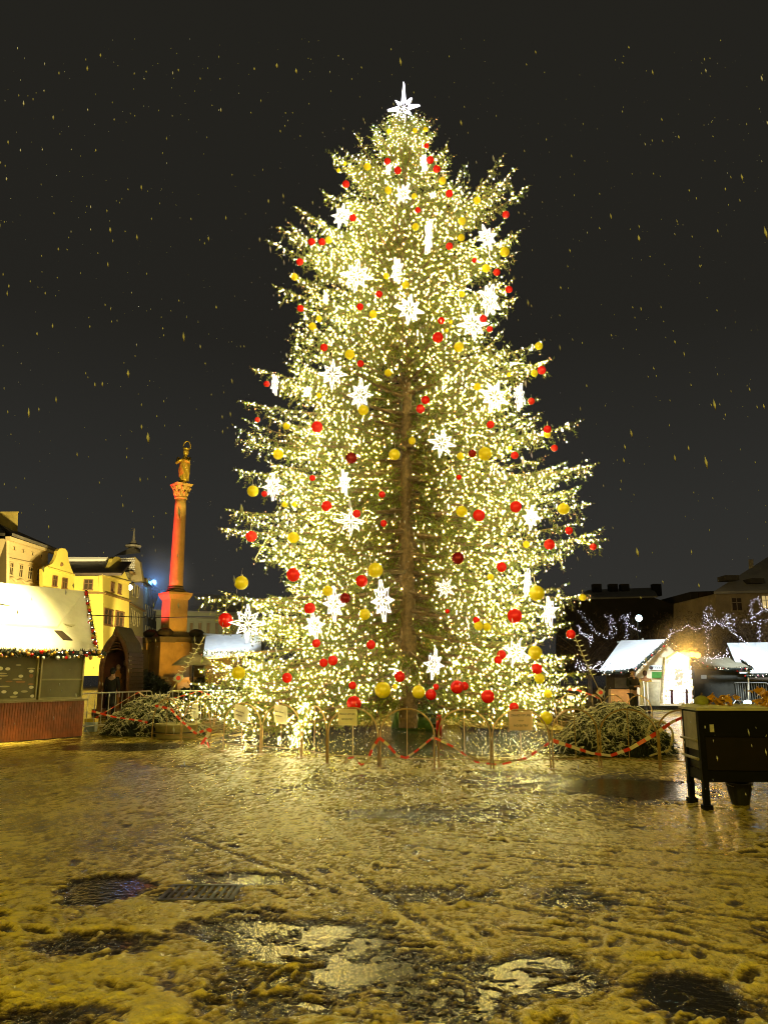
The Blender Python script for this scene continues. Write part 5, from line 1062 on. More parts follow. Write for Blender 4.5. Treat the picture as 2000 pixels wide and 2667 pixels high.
# ================================================================ BUILDINGS
gl = mat('window_glass', (.06, .04, .018), .25, var=.3, scale=2); slate = mat('slate', (.05, .045, .035), .6, var=.3, scale=1.5)
class Fac:
    def __init__(s, A_, B_): s.A = Vector((A_.x, A_.y, 0)); s.B = Vector((B_.x, B_.y, 0)); s.d = (s.B - s.A).normalized(); s.n = Vector((s.d.y, -s.d.x, 0))
    def hit(s, px, py):
        q = ray(px, py); t_ = (s.A - CAMP).dot(s.n) / q.dot(s.n); return CAMP + q * t_
    def poly(s, m, pts, dep, out=0, mi=0): # outline in photo pixels, extruded away from the viewer
        m.prism([s.hit(x, y) + s.n * out for x, y in pts], -s.n * dep, mi)
    def window(s, parent, x0, x1, y0a, y1a, slope=0, fm=None, mull=True, name='window'):
        """x range, rows at the middle, slope = rise of rows per pixel"""
        c = (x0 + x1) / 2
        P = [s.hit(x0, y1a + (x0 - c) * slope), s.hit(x1, y1a + (x1 - c) * slope), s.hit(x1, y0a + (x1 - c) * slope), s.hit(x0, y0a + (x0 - c) * slope)]
        zb_ = (P[0].z + P[1].z) / 2; zt_ = (P[2].z + P[3].z) / 2; L_ = (P[0] + P[3]) / 2; R_ = (P[1] + P[2]) / 2
        def q(u, z, o): b_ = L_.lerp(R_, u); return Vector((b_.x, b_.y, zb_ + (zt_ - zb_) * z)) + s.n * o
        def slab(m, u0, u1, z0, z1, o0, o1): m.hexa([q(u0, z0, o0), q(u1, z0, o0), q(u1, z0, o1), q(u0, z0, o1)], [q(u0, z1, o0), q(u1, z1, o0), q(u1, z1, o1), q(u0, z1, o1)])
        m = MB(); slab(m, -.16, 1.16, -.12, 0, .01, .16); slab(m, -.12, 1.12, 1, 1.07, .01, .12); slab(m, -.12, 0, 0, 1, .01, .10); slab(m, 1, 1.12, 0, 1, .01, .10); w_ = m.build(name, fm, parent)
        m = MB(); slab(m, 0, 1, 0, 1, .01, .03); m.build('pane', gl, w_)
        if mull: m = MB(); slab(m, .46, .54, 0, 1, .035, .06); slab(m, 0, 1, .62, .67, .035, .06); m.build('sash', fm, w_)
def fz(px, py, z): return atz(px, py, z)
# A: cream palace on the far left
z_ = 14.6; fA = Fac(fz(18, 1403, z_), fz(140, 1443, z_)); creamA = mat('cream_plaster', (.62, .48, .22), .8, var=.1, scale=.4)
t = empty('cream_palace', fA.A, 'cream plastered palace with dark snowy roof and big chimney, far left', 'building')
m = MB(); fA.poly(m, [(18, 1403), (126, 1439), (126, 1760), (18, 1760)], 10); m.build('wall', creamA, t)
fA0 = Fac(at(-160, 1400, fA.A.y + 6), fA.A); m = MB(); fA0.poly(m, [(-120, 1404), (18, 1403), (18, 1760), (-120, 1760)], .3); m.build('side_wall', creamA, t)
m = MB(); fA.poly(m, [(14, 1397), (142, 1439), (142, 1445), (14, 1407)], .5, .55); fA.poly(m, [(16, 1452), (128, 1475), (128, 1477.5), (16, 1454.5)], .2, .22); m.build('cornice', creamA, t)
m = MB(); P = [fA.hit(14, 1396) + fA.n * .7, fA.hit(143, 1440) + fA.n * .7, fA.hit(120, 1425) - fA.n * 7, at(-10, 1366, fA.A.y + 6)]; m.hexa(P, [p_ + Vector((0, 0, .3)) for p_ in P]); P = [at(-160, 1390, fA.A.y + 3), fA.hit(14, 1396), at(-10, 1366, fA.A.y + 6), at(-160, 1362, fA.A.y + 9)]; m.hexa(P, [p_ + Vector((0, 0, .3)) for p_ in P]); rf = m.build('roof', mat('roof_dusted', (.16, .14, .10), .7, var=.35, scale=.8), t)
m = MB(); Yc = fA.A.y + 5; m.hexa([at(-14, 1372, Yc), at(47, 1386, Yc), at(47, 1386, Yc + 2), at(-14, 1372, Yc + 2)], [at(-14, 1338, Yc), at(48, 1336, Yc), at(48, 1336, Yc + 2), at(-14, 1338, Yc + 2)]); m.hexa([at(-16, 1338, Yc - .2), at(50, 1336, Yc - .2), at(50, 1336, Yc + 2.2), at(-16, 1338, Yc + 2.2)], [at(-16, 1333, Yc - .2), at(50, 1332, Yc - .2), at(50, 1332, Yc + 2.2), at(-16, 1333, Yc + 2.2)]); m.build('chimney', mat('ochre_plaster', (.52, .40, .10), .8, var=.4, scale=.6), rf)
for (x0, x1, y0, y1) in ((25, 34, 1466, 1497), (50, 59, 1472, 1503), (73, 83, 1477, 1508), (96, 105, 1483, 1513)): fA.window(t, x0, x1, y0, y1, .22, creamA)
for x, y in ((37, 1429), (60, 1436), (84, 1443), (107, 1449)): fA.window(t, x - 2, x + 2, y - 4, y + 4, .25, creamA, False, 'attic_window')
for (x, y) in ((30, 1509), (54, 1514), (78, 1519), (101, 1524)):
    m = MB(); m.tube([fA.hit(x - 9, y + 1 - 2) + fA.n * .15, fA.hit(x, y - 4) + fA.n * .15, fA.hit(x + 9, y + 4) + fA.n * .15], .14, 5); m.build('window_pediment', creamA, t)
# B: yellow house with two curved gables
yel = mat('yellow_plaster', (.66, .52, .09), .8, var=.10, scale=.4); z_ = 10.2
P1, P2, P3, P4 = fz(112, 1529, z_), fz(193, 1541, z_), fz(270, 1543, z_), fz(337, 1564, z_)
P1, P2 = P1, P1.lerp(P2, 1)
fL, fM, fR = Fac(P1, P2), Fac(P2, P3), Fac(P3, P4)
t = empty('yellow_gabled_house', P3, 'yellow baroque house with two curved gables and dark tiled roof', 'building')
m = MB(); fL.poly(m, [(112, 1760), (112, 1482), (125, 1474), (137, 1468), (144, 1458), (149, 1445), (151, 1435), (156, 1429), (163, 1428), (171, 1429), (177, 1437), (178, 1449), (181, 1463), (186, 1479), (193, 1495), (193, 1760)], .4); m.build('left_gable_wall', yel, t)
m = MB(); fM.poly(m, [(193, 1760), (193, 1500), (270, 1500), (270, 1760)], .4); m.build('middle_wall', yel, t)
m = MB(); fR.poly(m, [(270, 1760), (268, 1495), (277, 1487), (286, 1476), (291, 1465), (294, 1455), (300, 1450), (310, 1450), (316, 1455), (319, 1466), (323, 1480), (329, 1497), (337, 1514), (337, 1760)], .4); m.build('right_gable_wall', yel, t)
m = MB(); fL.poly(m, [(112, 1529), (193, 1541), (193, 1545), (112, 1533)], .3, .3); fM.poly(m, [(193, 1542), (270, 1543), (270, 1547), (193, 1546)], .3, .3); fR.poly(m, [(270, 1543), (337, 1564), (337, 1568), (270, 1547)], .3, .3); m.build('string_course', mat('brown_trim', (.22, .13, .03), .7, var=.2), t)
m = MB(); fL.poly(m, [(125, 1477), (193, 1497), (193, 1500), (125, 1480)], .2, .2); fR.poly(m, [(270, 1497), (337, 1515), (337, 1518), (270, 1500)], .2, .2); m.build('gable_moulding', yel, t)
for f_, (x0, x1, y0, y1), sl in ((fL, (138, 148, 1501, 1526), .2), (fL, (163, 174, 1507, 1532), .2), (fM, (221, 241, 1511, 1535), .03), (fR, (289, 296, 1518, 1541), .25), (fR, (308, 315, 1523, 1546), .25), (fR, (272, 291, 1588, 1626), .16), (fR, (302, 320, 1594, 1631), .16)):
    f_.window(t, x0, x1, y0, y1, sl, mat('brown_frame', (.20, .10, .03), .6, var=.2))
for f_, x, y in ((fL, 160, 1470), (fR, 305, 1489)):
    m = MB(); q = f_.hit(x, y) + f_.n * .05; m.ball(q, .22, 8, sc=(1, .5, 1)); m.build('round_vent', mat('brown_frame'), t)
ridge_a, ridge_b = fM.hit(176, 1452) - fM.n * 4, fM.hit(292, 1452) - fM.n * 4
P = [fM.hit(193, 1500) + fM.n * .4, fM.hit(270, 1500) + fM.n * .4, ridge_b, ridge_a]
m = MB()
for k in range(9):
    a0_, a1_ = P[0].lerp(P[3], k / 9), P[0].lerp(P[3], (k + 1) / 9); b0_, b1_ = P[1].lerp(P[2], k / 9), P[1].lerp(P[2], (k + 1) / 9); Q = [a0_ - Vector((2, 0, 0)), b0_ + Vector((2, 0, 0)), b1_ + Vector((2, 0, 0)), a1_ - Vector((2, 0, 0))]; m.hexa(Q, [q + Vector((0, -.05, .28 - .02 * k)) for q in Q])
m.build('tiled_roof', mat('brown_tiles', (.075, .05, .035), .5, var=.4, scale=1), t)
MB().tube([ridge_a + Vector((-1, -.1, .35)), ridge_b + Vector((0, -.1, .35))], .28, 6).build('snowy_ridge', snowm, t)
# C: house with snowy chequered roof and turret
fC = Fac(fz(337, 1490, 14.0), fz(390, 1522, 14.0)); olv = mat('olive_plaster', (.40, .33, .15), .8, var=.12, scale=.5)
t = empty('turreted_house', fC.A, 'tall pale house with snow-chequered roof and pointed lantern turret', 'building')
m = MB(); fC.poly(m, [(337, 1760), (337, 1490), (374, 1512), (374, 1760)], 8); m.build('wall', olv, t)
m = MB(); fC.poly(m, [(336, 1570), (374, 1590), (374, 1593), (336, 1573)], .3, .3); fC.poly(m, [(336, 1488), (375, 1511), (375, 1516), (336, 1493)], .4, .5); m.build('cornice', mat('brown_trim'), t)
for x, y0, y1 in ((341, 1587, 1622), (350, 1593, 1627), (359, 1598, 1630)): fC.window(t, x, x + 4, y0, y1, .3, olv, False)
for x, y0, y1 in ((346, 1520, 1552), (358, 1527, 1556)): fC.window(t, x, x + 4, y0, y1, .35, olv, False)
Yg = fC.A.y + 1.5
m = MB(); m.prism([at(*p_, Yg) for p_ in ((322, 1500), (318, 1456), (352, 1450), (364, 1462), (372, 1512), (350, 1515))], (0, .8, 0)); m.build('attic', mat('yellow_stone', (.30, .24, .11), .8, var=.3, scale=.6), t)
m = MB()
for i in range(8):
    for j in range(8):
        x = 317 + 4.6 * i; y = 1455 + 5.6 * j
        if x > 350 - (j - 5) * .8: continue
        m.box(at(x + (1.2 if j % 2 else 0), y, Yg - .15), (.15, .16, .17))
m.build('snow_patches', snowm, t)
m = MB(); Q = [at(298, 1448, Yg), at(366, 1440, Yg), at(366, 1430, Yg + 5), at(312, 1440, Yg + 5)]; m.add(Q + [at(345, 1424, Yg + 2)], [(0, 1, 4), (1, 2, 4), (2, 3, 4), (3, 0, 4), (3, 2, 1, 0)]); m.build('roof', mat('grey_snow_roof', (.30, .27, .2), .7, var=.2, scale=1), t)
m = MB(); cT = at(347, 1430, Yg + 2); kk = Yg / F; m.lathe(Vector((cT.x, cT.y, 0)), [(8 * kk, at(347, 1438, cT.y).z), (8 * kk, at(347, 1424, cT.y).z)], 8); m.build('lantern', slate, t)
m = MB(); m.lathe(Vector((cT.x, cT.y, 0)), [(22 * kk, at(347, 1425, cT.y).z), (22 * kk, at(347, 1421, cT.y).z), (9 * kk, at(347, 1415, cT.y).z), (4 * kk, at(347, 1405, cT.y).z), (.08, at(347, 1390, cT.y).z), (.05, at(347, 1376, cT.y).z)], 8); m.build('spire', mat('grey_snow_roof'), t)
q = at(347, 1381, cT.y); MB().box(q, (.7, .08, .07)).box(q + Vector((0, 0, .25)), (.45, .08, .07)).build('weather_vane', slate, t)
# D and E: far terraces
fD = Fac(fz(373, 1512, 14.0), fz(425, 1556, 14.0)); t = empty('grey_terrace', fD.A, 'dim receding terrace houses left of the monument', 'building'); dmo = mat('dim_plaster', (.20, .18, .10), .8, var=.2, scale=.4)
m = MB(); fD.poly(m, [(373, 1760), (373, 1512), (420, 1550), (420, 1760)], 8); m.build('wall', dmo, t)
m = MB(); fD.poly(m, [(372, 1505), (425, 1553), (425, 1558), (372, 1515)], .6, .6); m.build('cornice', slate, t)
for x in (379, 388, 397, 406): fD.window(t, x, x + 4, 1575 + (x - 379) * .6, 1602 + (x - 379) * .55, .4, dmo, False); fD.window(t, x, x + 4, 1630 + (x - 379) * .4, 1655 + (x - 379) * .35, .4, dmo, False)
m = MB(); P = [fD.hit(372, 1508), fD.hit(424, 1556), fD.hit(418, 1530) - fD.n * 5, fD.hit(374, 1478) - fD.n * 5]; m.hexa(P, [p_ + Vector((0, 0, .2)) for p_ in P]); rf_ = m.build('roof', slate, t)
t = empty('dim_hall', at(520, 1700, 105), 'long dim hall with grey roof behind the monument', 'building')
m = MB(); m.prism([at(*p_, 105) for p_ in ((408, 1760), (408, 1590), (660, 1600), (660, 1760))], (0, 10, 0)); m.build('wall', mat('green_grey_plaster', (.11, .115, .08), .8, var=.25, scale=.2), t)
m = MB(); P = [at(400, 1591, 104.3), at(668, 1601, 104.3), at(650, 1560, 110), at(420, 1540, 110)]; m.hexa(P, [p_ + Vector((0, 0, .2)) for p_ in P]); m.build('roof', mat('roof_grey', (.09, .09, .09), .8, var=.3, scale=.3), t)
fE = Fac(at(408, 1590, 104.9), at(660, 1600, 104.9))
for x in range(495, 655, 22): fE.window(t, x, x + 8, 1622, 1660, 0, mat('green_grey_plaster'), False)
m = MB(); fE.poly(m, [(408, 1604), (660, 1612), (660, 1615), (408, 1607)], .4, .4); m.build('cornice', slate, t)
# palace seen through the tree beside the trunk
t = empty('columned_palace', at(1080, 1700, 90), 'yellow-lit palace front glimpsed behind the trunk', 'building')
m = MB(); m.prism([at(*p_, 90) for p_ in ((985, 1790), (985, 1420), (1082, 1372), (1180, 1420), (1180, 1790))], (0, 10, 0)); m.build('wall', mat('palace_ochre', (.42, .30, .10), .8, var=.2, scale=.3), t)
for x in range(995, 1180, 22): m = MB(); q = at(x, 1790, 89.5); m.tube([at(x, 1785, 89.5), at(x, 1430, 89.5)], .35, 8); m.build('pilaster', mat('palace_ochre'), t)
# right: steep-roofed house, low skyline
t = empty('steep_roofed_house', at(1930, 1600, 80), 'old house with broad steep roof and chimney, far right', 'building')
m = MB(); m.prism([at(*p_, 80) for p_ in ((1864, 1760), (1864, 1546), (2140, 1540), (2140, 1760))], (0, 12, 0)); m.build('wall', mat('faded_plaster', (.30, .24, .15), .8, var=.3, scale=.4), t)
m = MB(); P = [at(1858, 1547, 79.4), at(2160, 1540, 79.4), at(2120, 1440, 87), at(2010, 1449, 87)]; m.hexa(P, [p_ + Vector((0, 0, .25)) for p_ in P]); rf = m.build('roof', mat('roof_snow_grey', (.30, .29, .27), .8, var=.2, scale=.5), t)
m = MB(); Yq = 84; m.hexa([at(1949, 1492, Yq), at(1961, 1492, Yq), at(1961, 1492, Yq + 1), at(1949, 1492, Yq + 1)], [at(1948, 1457, Yq), at(1961, 1457, Yq), at(1961, 1457, Yq + 1), at(1948, 1457, Yq + 1)]); m.build('chimney', mat('pale_chimney', (.35, .3, .2), .8, var=.3), rf)
for x, y in ((1960, 1515), (1895, 1507)): m = MB(); q = at(x, y, 80.5); m.box(q, (1.4, 2.0, .5)); m.build('dormer', slate, rf)
fG = Fac(at(1864, 1546, 79.9), at(2140, 1540, 79.9))
fG.window(t, 1905, 1930, 1558, 1590, 0, mat('faded_plaster'), True)
gl_, gl = gl, mat('lit_window', (.5, .4, .2), .4, var=0, emit=(1, .75, .3), st=.45); fG.window(t, 1983, 2004, 1552, 1584, 0, mat('faded_plaster'), True); gl = gl_
t = empty('dark_rooftops', at(1620, 1600, 100), 'long unlit roofed block beyond the small trees right of the spruce', 'building')
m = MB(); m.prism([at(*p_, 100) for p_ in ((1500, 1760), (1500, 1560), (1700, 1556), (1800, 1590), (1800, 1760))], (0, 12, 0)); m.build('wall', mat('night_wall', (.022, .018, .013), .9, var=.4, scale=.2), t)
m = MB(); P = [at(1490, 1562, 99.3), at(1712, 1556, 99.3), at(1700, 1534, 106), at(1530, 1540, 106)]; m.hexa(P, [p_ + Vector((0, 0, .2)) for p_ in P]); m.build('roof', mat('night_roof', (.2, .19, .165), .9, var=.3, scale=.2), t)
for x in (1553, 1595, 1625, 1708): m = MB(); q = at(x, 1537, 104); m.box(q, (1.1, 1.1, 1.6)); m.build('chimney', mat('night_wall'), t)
t = empty('dark_gable_house', at(1830, 1600, 95), 'unlit gabled block left of the steep-roofed house', 'building')
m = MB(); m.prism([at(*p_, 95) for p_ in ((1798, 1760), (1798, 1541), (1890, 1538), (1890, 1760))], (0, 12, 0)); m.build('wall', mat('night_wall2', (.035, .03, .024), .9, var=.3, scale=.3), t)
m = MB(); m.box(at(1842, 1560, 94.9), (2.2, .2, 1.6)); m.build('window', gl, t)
# ---- bare trees with strings of lights
twm = mat('night_twigs', (.10, .06, .03), .9, var=.4, scale=2)
def bare_tree(c, h, w_, lab, seed, dens=520):
    r_ = random.Random(seed); t = empty('bare_tree', c, lab, 'tree', 'small dark trees beyond the stalls'); m = MB(); m.tube([c, c + Vector((.05, 0, h * .35)), c + Vector((0, 0, h * .6))], [.16, .12, .07], 7); m.build('trunk', bark, t); m = MB(); ends = []
    for i in range(26):
        a = r_.uniform(0, 6.28); b0 = c + Vector((0, 0, h * r_.uniform(.25, .6))); q = Vector((math.cos(a) * w_ * r_.uniform(.4, 1), math.sin(a) * w_ * .7, h * r_.uniform(.12, .42))); m.tube([b0, b0 + q * .5 + Vector((0, 0, .15)), b0 + q], [.05, .03, .012], 5); ends.append((b0, q))
    m.build('limbs', bark, t); tri = []
    for i in range(dens * 8):
        b0, q = r_.choice(ends); p_ = b0 + q * r_.uniform(.3, 1.1) + Vector((r_.gauss(0, .28), r_.gauss(0, .28), r_.gauss(0, .28))); dr = Vector((r_.gauss(0, 1), r_.gauss(0, 1), r_.gauss(.3, 1))).normalized() * r_.uniform(.12, .35); wv = dr.cross(Vector((r_.gauss(0, 1), r_.gauss(0, 1), r_.gauss(0, 1)))).normalized() * .016; tri += [tuple(p_ - wv), tuple(p_ + wv), tuple(p_ + dr)]
    npmesh('crown', np.array(tri), np.arange(len(tri)).reshape(-1, 3), twm, t); return t
for i, (x, y, h, w_, lab) in enumerate(((1530, 46, 4.6, 1.9, 'dark little tree just right of the spruce'), (1610, 50, 5.0, 2.0, 'dark little tree behind the gabled stall roof'), (1700, 52, 5.0, 2.1, 'dark little tree left of the orange lamps'), (1790, 50, 5.2, 2.1, 'dark little tree glowing above the orange lamps'), (1870, 52, 5.4, 2.2, 'dark little tree below the steep-roofed house'), (1965, 50, 5.2, 2.2, 'dark little tree behind the broad white stall roof'))):
    q = at(x, 1700, y); q.z = 0; bare_tree(q, h, w_, lab, i)
lm = [mat('string_white', (.9, .9, .95), .4, var=0, emit=(.9, .85, 1), st=3.0), mat('string_violet', (.8, .7, .9), .4, var=0, emit=(.88, .78, 1), st=1.8)]
def lstring(pts, Y, lab, n_=70, jit=.05, rad=.017):
    P = [at(x, y, Y) for x, y in pts]; t = empty('light_string', P[0], lab, 'light string', 'strings of lights over the small trees'); MB().tube(P, .010, 4).build('wire', dark, t)
    L = [(P[i + 1] - P[i]).length for i in range(len(P) - 1)]; T = sum(L); bb = []
    for k in range(n_):
        s_ = T * k / n_
        for i, l in enumerate(L):
            if s_ <= l: bb.append(np.array(P[i].lerp(P[i + 1], s_ / l)) + rng.normal(0, jit, 3)); break
            s_ -= l
    bulbs('bulb_row', bb, rng.uniform(rad * .6, rad * 1.2, len(bb)), rng.choice(2, len(bb)), lm, t)
LS = [([(1505, 1590), (1530, 1620), (1555, 1650), (1580, 1662), (1600, 1652), (1604, 1636), (1590, 1605), (1572, 1602)], 'first loop hanging right of the spruce'), ([(1590, 1610), (1592, 1640), (1588, 1655)], 'short strand inside the first loop'), ([(1615, 1612), (1640, 1600), (1625, 1618), (1650, 1636), (1672, 1646)], 'bright cluster beside the cold lamp'),
      ([(1632, 1625), (1631, 1672)], 'drop falling left of the stall ridge'), ([(1505, 1630), (1512, 1650), (1540, 1660), (1538, 1680)], 'low loop by the right guy rope'), ([(1500, 1735), (1530, 1745), (1560, 1725), (1570, 1740), (1590, 1728)], 'dense festoon at the stall eave beside the spruce'),
      ([(1500, 1722), (1535, 1740), (1575, 1748)], 'second festoon at the stall eave beside the spruce'), ([(1745, 1641), (1770, 1642), (1795, 1628), (1810, 1640), (1830, 1630), (1845, 1640), (1860, 1625)], 'swag left of the heart shape'), ([(1835, 1630), (1830, 1600), (1845, 1582), (1855, 1582), (1850, 1605), (1862, 1618), (1880, 1625), (1898, 1600), (1912, 1612), (1908, 1635)], 'crossing loops above the low dark stall'),
      ([(1836, 1600), (1850, 1628), (1870, 1618), (1888, 1632), (1900, 1622)], 'tangle inside the crossing loops'), ([(1890, 1600), (1902, 1640), (1930, 1665), (1945, 1680)], 'strand slanting down to the broad white roof'), ([(1838, 1640), (1840, 1670), (1842, 1705)], 'drop over the low dark stall'),
      ([(1955, 1612), (1954, 1572), (1972, 1557), (1984, 1582), (2004, 1600)], 'tent-shaped loop below the lit window'), ([(1955, 1612), (1984, 1588)], 'cross strand of the tent-shaped loop'), ([(1935, 1618), (1965, 1622), (2000, 1614)], 'level strand below the tent-shaped loop'), ([(1975, 1628), (1976, 1668)], 'drop behind the broad white roof'), ([(1833, 1716), (1870, 1712), (1895, 1705), (1890, 1690)], 'strand joining the two right roofs'), ([(1738, 1668), (1742, 1655), (1752, 1645)], 'short strand rising from the gable apex')]
for i, (pts_, lab) in enumerate(LS): lstring(pts_, 44 if pts_[0][1] < 1700 else 34, 'string of violet-white lights, ' + lab, 30 if len(pts_) < 4 else 75, .06)
# cold floodlight among the trees
q = at(1663, 1610, 48); t = empty('floodlight', q, 'cold blue-white floodlight shining between the little trees', 'floodlight')
MB().ball(q, .20, 14).build('lens', mat('cold_lens', (.9, .95, 1), .4, var=0, emit=(.55, .85, 1), st=14), t, smooth=True); MB().tube([q + Vector((0, .25, 0)), Vector((q.x, q.y + .25, 0))], .06, 6).build('mast', dark, t)
q = at(1945, 1830, 33); t = empty('ground_floodlight', q, 'small cold lamp on the ground before the crowd barriers', 'floodlight'); MB().ball(q, .13, 12, sc=(1.3, 1, .8)).build('lens', mat('cold_lens'), t, smooth=True); MB().box(q - Vector((0, -.1, .16)), (.3, .2, .1)).build('housing', dark, t)
q = at(340, 1530, fC.A.y - 1.2); t = empty('wall_lantern', q, 'bright round lantern on the corner of the yellow house', 'lantern'); MB().ball(q, .26, 14, sc=(1, 1, 1.3)).build('globe', mat('lantern_globe', (1, .95, .8), .4, var=0, emit=(1, .88, .6), st=10), t, smooth=True); MB().tube([q + Vector((0, 0, .35)), q + Vector((0, .6, .7)), q + Vector((0, 1.2, .7))], .05, 6).build('bracket', dark, t)
q = at(401, 1517, 112); t = empty('blue_floodlight', q, 'blue-white floodlight on the roofs left of the monument', 'floodlight'); MB().ball(q, .42, 12).build('lens', mat('blue_lens', (.6, .8, 1), .4, var=0, emit=(.25, .55, 1), st=3), t, smooth=True)
MB().tube([q - Vector((0, 0, .3)), Vector((q.x, q.y, at(401, 1560, 112).z))], .1, 6).build('mast', dark, t)
# ---- falling snow: real flakes in the air
n_ = 2000; Yf = 2.4 + 16 * rng.random(n_) ** 1.3; u = rng.uniform(-.62, .62, n_); v_ = rng.uniform(-.15, .95, n_)
P = np.stack([u * Yf, Yf, HC + v_ * Yf], 1); P = P[P[:, 2] > .1]; n_ = len(P)
r_ = rng.uniform(.0012, .0030, n_)[:, None] * np.where(rng.random((n_, 1)) < .06, 1.9, 1)
ax = np.array([.12, 0, -1.0]); ax /= np.linalg.norm(ax); D = np.array([(1, 0, 0), (-1, 0, 0), (0, 1, 0), (0, -1, 0)])
T = np.array([(0, 2, 4), (2, 1, 4), (1, 3, 4), (3, 0, 4), (2, 0, 5), (1, 2, 5), (3, 1, 5), (0, 3, 5)])
vv = np.concatenate([P[:, None] + D[None] * r_[:, None], P[:, None] + np.array([ax, -ax])[None] * r_[:, None] * 3.2], 1).reshape(-1, 3)
T = np.array([(0, 2, 4), (2, 1, 4), (1, 3, 4), (3, 0, 4), (2, 0, 5), (1, 2, 5), (3, 1, 5), (0, 3, 5)]); ff = (np.arange(n_)[:, None, None] * 6 + T[None]).reshape(-1, 3)
nb_ = 380; Yb = rng.uniform(2.6, 8, nb_); Pb = np.stack([rng.uniform(-.6, .6, nb_) * Yb, Yb, HC + rng.uniform(-.1, .95, nb_) * Yb], 1); rb = np.clip(np.exp(rng.normal(-5.62, .5, nb_)), .0015, .010)[:, None] * (Yb[:, None] / 5) ** .5
vb = np.concatenate([Pb[:, None] + D[None] * rb[:, None], Pb[:, None] + np.array([ax, -ax])[None] * rb[:, None] * rng.uniform(3, 5, (nb_, 1, 1))], 1).reshape(-1, 3)
vv = np.concatenate([vv, vb]); ff = np.concatenate([ff, (np.arange(nb_)[:, None, None] * 6 + T[None]).reshape(-1, 3) + n_ * 6])
o = npmesh('falling_snow', vv, ff, mat('flake', (.40, .40, .50), .9, var=0), smooth=True); tag(o, 'wet snowflakes falling through the night air', 'snowfall', kind='stuff')
# ================================================================ LAMPS OF THE SQUARE, ADDED TREE SPOTS
sod = (1, .79, .08)
lamp('street_lamp_light', (-5, -7, 7), 2800, sod, .5)
lamp('street_lamp_light', (7, -8, 7), 1900, sod, .5)
lamp('facade_floodlight', (-22, 62, 4), 19000, (1, .79, .30), .4, R(110), (-31, 84, 8), .5)
lamp('facade_floodlight', (-23, 66, 5), 15000, (1, .82, .42), .4, R(110), (-37, 78, 10), .5)
q = sp2(urow(40, 1700)[0], -1.3, 5.8); lamp('stall_roof_light', q, 3300, (1, .82, .30), .3, R(75), sp2(urow(-10, 1600)[0], .9, 2.8), .6)
q = at(1660, 1560, 33); lamp('cold_stall_light', q, 1700, (.80, .92, 1), .3, R(70), at(1660, 1740, 36.5), .5)
q = at(2040, 1560, 39); lamp('cold_stall_light', q, 2400, (.80, .92, 1), .3, R(80), at(2000, 1740, 43.5), .5)
q = at(590, 1560, 37); lamp('cold_stall_light', q, 900, (.80, .92, 1), .3, R(50), at(600, 1690, 40.5), .5)
q = at(1790, 1702, Y3 - .4); lamp('orange_light', q, 190, (1, .5, .06), .2)
q = C0 + Vector((-7.5, -5, .8)); lamp('red_floodlight', q, 15000, (1, .05, .09), .15, R(34), C0 + Vector((0, 0, 8.5)), .4)
q = C0 + Vector((5, -9, .8)); lamp('column_floodlight', q, 3000, (1, .50, .06), .3, R(62), C0 + Vector((0, 0, 6.5)), .6)
q = at(401, 1517, 108); lamp('blue_light', q, 520, (.12, .38, 1), .4)
q = at(1930, 1500, 66); lamp('street_lamp_light', q, 700, (1, .7, .3), .3)
q = Vector(at(1080, 1760, 78)); lamp('street_lamp_light', q, 3500, (1, .7, .2), .3)

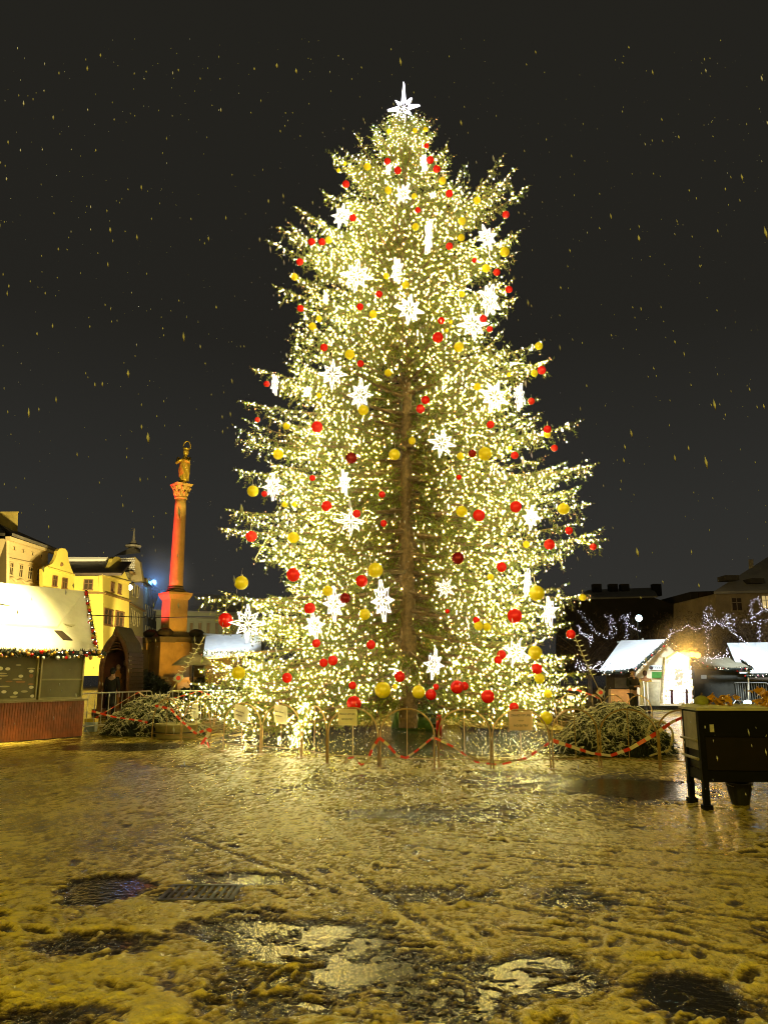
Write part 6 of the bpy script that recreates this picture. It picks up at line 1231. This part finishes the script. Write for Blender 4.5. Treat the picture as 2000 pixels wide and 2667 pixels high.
# ---- lit mist round two lamps (falling snow catching their light)
def mist(c, r, dens, lab):
    m = bpy.data.materials.new('mist'); m.use_nodes = True; n = m.node_tree; n.nodes.remove(n.nodes['Principled BSDF']); o_ = n.nodes['Material Output']
    pv = n.nodes.new('ShaderNodeVolumePrincipled'); pv.inputs['Color'].default_value = (.9, .9, .9, 1)
    t = n.nodes.new('ShaderNodeTexCoord'); ln_ = n.nodes.new('ShaderNodeVectorMath'); ln_.operation = 'LENGTH'; n.links.new(t.outputs['Object'], ln_.inputs[0])
    mr = n.nodes.new('ShaderNodeMapRange'); mr.interpolation_type = 'SMOOTHSTEP'; mr.inputs[1].default_value = 0; mr.inputs[2].default_value = r * .97; mr.inputs[3].default_value = dens; mr.inputs[4].default_value = 0
    n.links.new(ln_.outputs['Value'], mr.inputs[0]); n.links.new(mr.outputs[0], pv.inputs['Density']); n.links.new(pv.outputs[0], o_.inputs['Volume'])
    o = MB().ball(c, r, 20).build('mist', m, None, c); tag(o, lab, 'mist', kind='stuff'); return o
mist(at(412, 1512, 112), 6.5, .10, 'blue-lit patch of snowy mist over the roofs')
mist(at(1790, 1698, Y3 + .6), 1.8, .28, 'orange-lit mist above the lamp bar')
cy.volume_step_rate = 4; cy.volume_bounces = 0

lamp('tree_floodlight', (-11, -3, 9), 6000, (1, .84, .34), .4, R(48), (TX, TY, 8.5), .5)  # pair of added spots, brightening baubles and foliage from the front
lamp('tree_floodlight', (12, -3, 9), 6000, (1, .84, .34), .4, R(48), (TX, TY, 8.5), .5)
lamp('statue_floodlight', C0 + Vector((6, -13, 2)), 9000, (1, .74, .14), .3, R(16), C0 + Vector((0, 0, kz(1215))), .4)
for o in bpy.data.objects:
    if o.name.startswith(('string_of_bulbs', 'bulb_row', 'light_curtain', 'snow_crust')): o['kind'] = 'stuff'

gt = empty('drain_grate', GC, 'cast iron drain grate half hidden in the slush near the round dark puddle', 'drain grate')
MB().box(GC + Vector((0, .19, -.002)), (.54, .03, .02)).box(GC + Vector((0, -.19, -.002)), (.54, .03, .02)).box(GC + Vector((-.255, 0, -.0015)), (.03, .35, .02)).box(GC + Vector((.255, 0, -.0015)), (.03, .35, .02)).build('frame', mat('cast_iron', (.03, .025, .015), .4, metal=.4, var=.3), gt)
m = MB()
for k in range(9): m.box(GC + Vector((-.21 + .0525 * k, 0, -.003)), (.022, .34, .016))
m.box(GC + Vector((0, 0, -.0025)), (.47, .02, .016)); m.build('grating', mat('cast_iron'), gt)

lamp('facade_floodlight', (-20, 84, 4), 9000, (1, .82, .40), .4, R(80), (-34, 100, 9), .5)
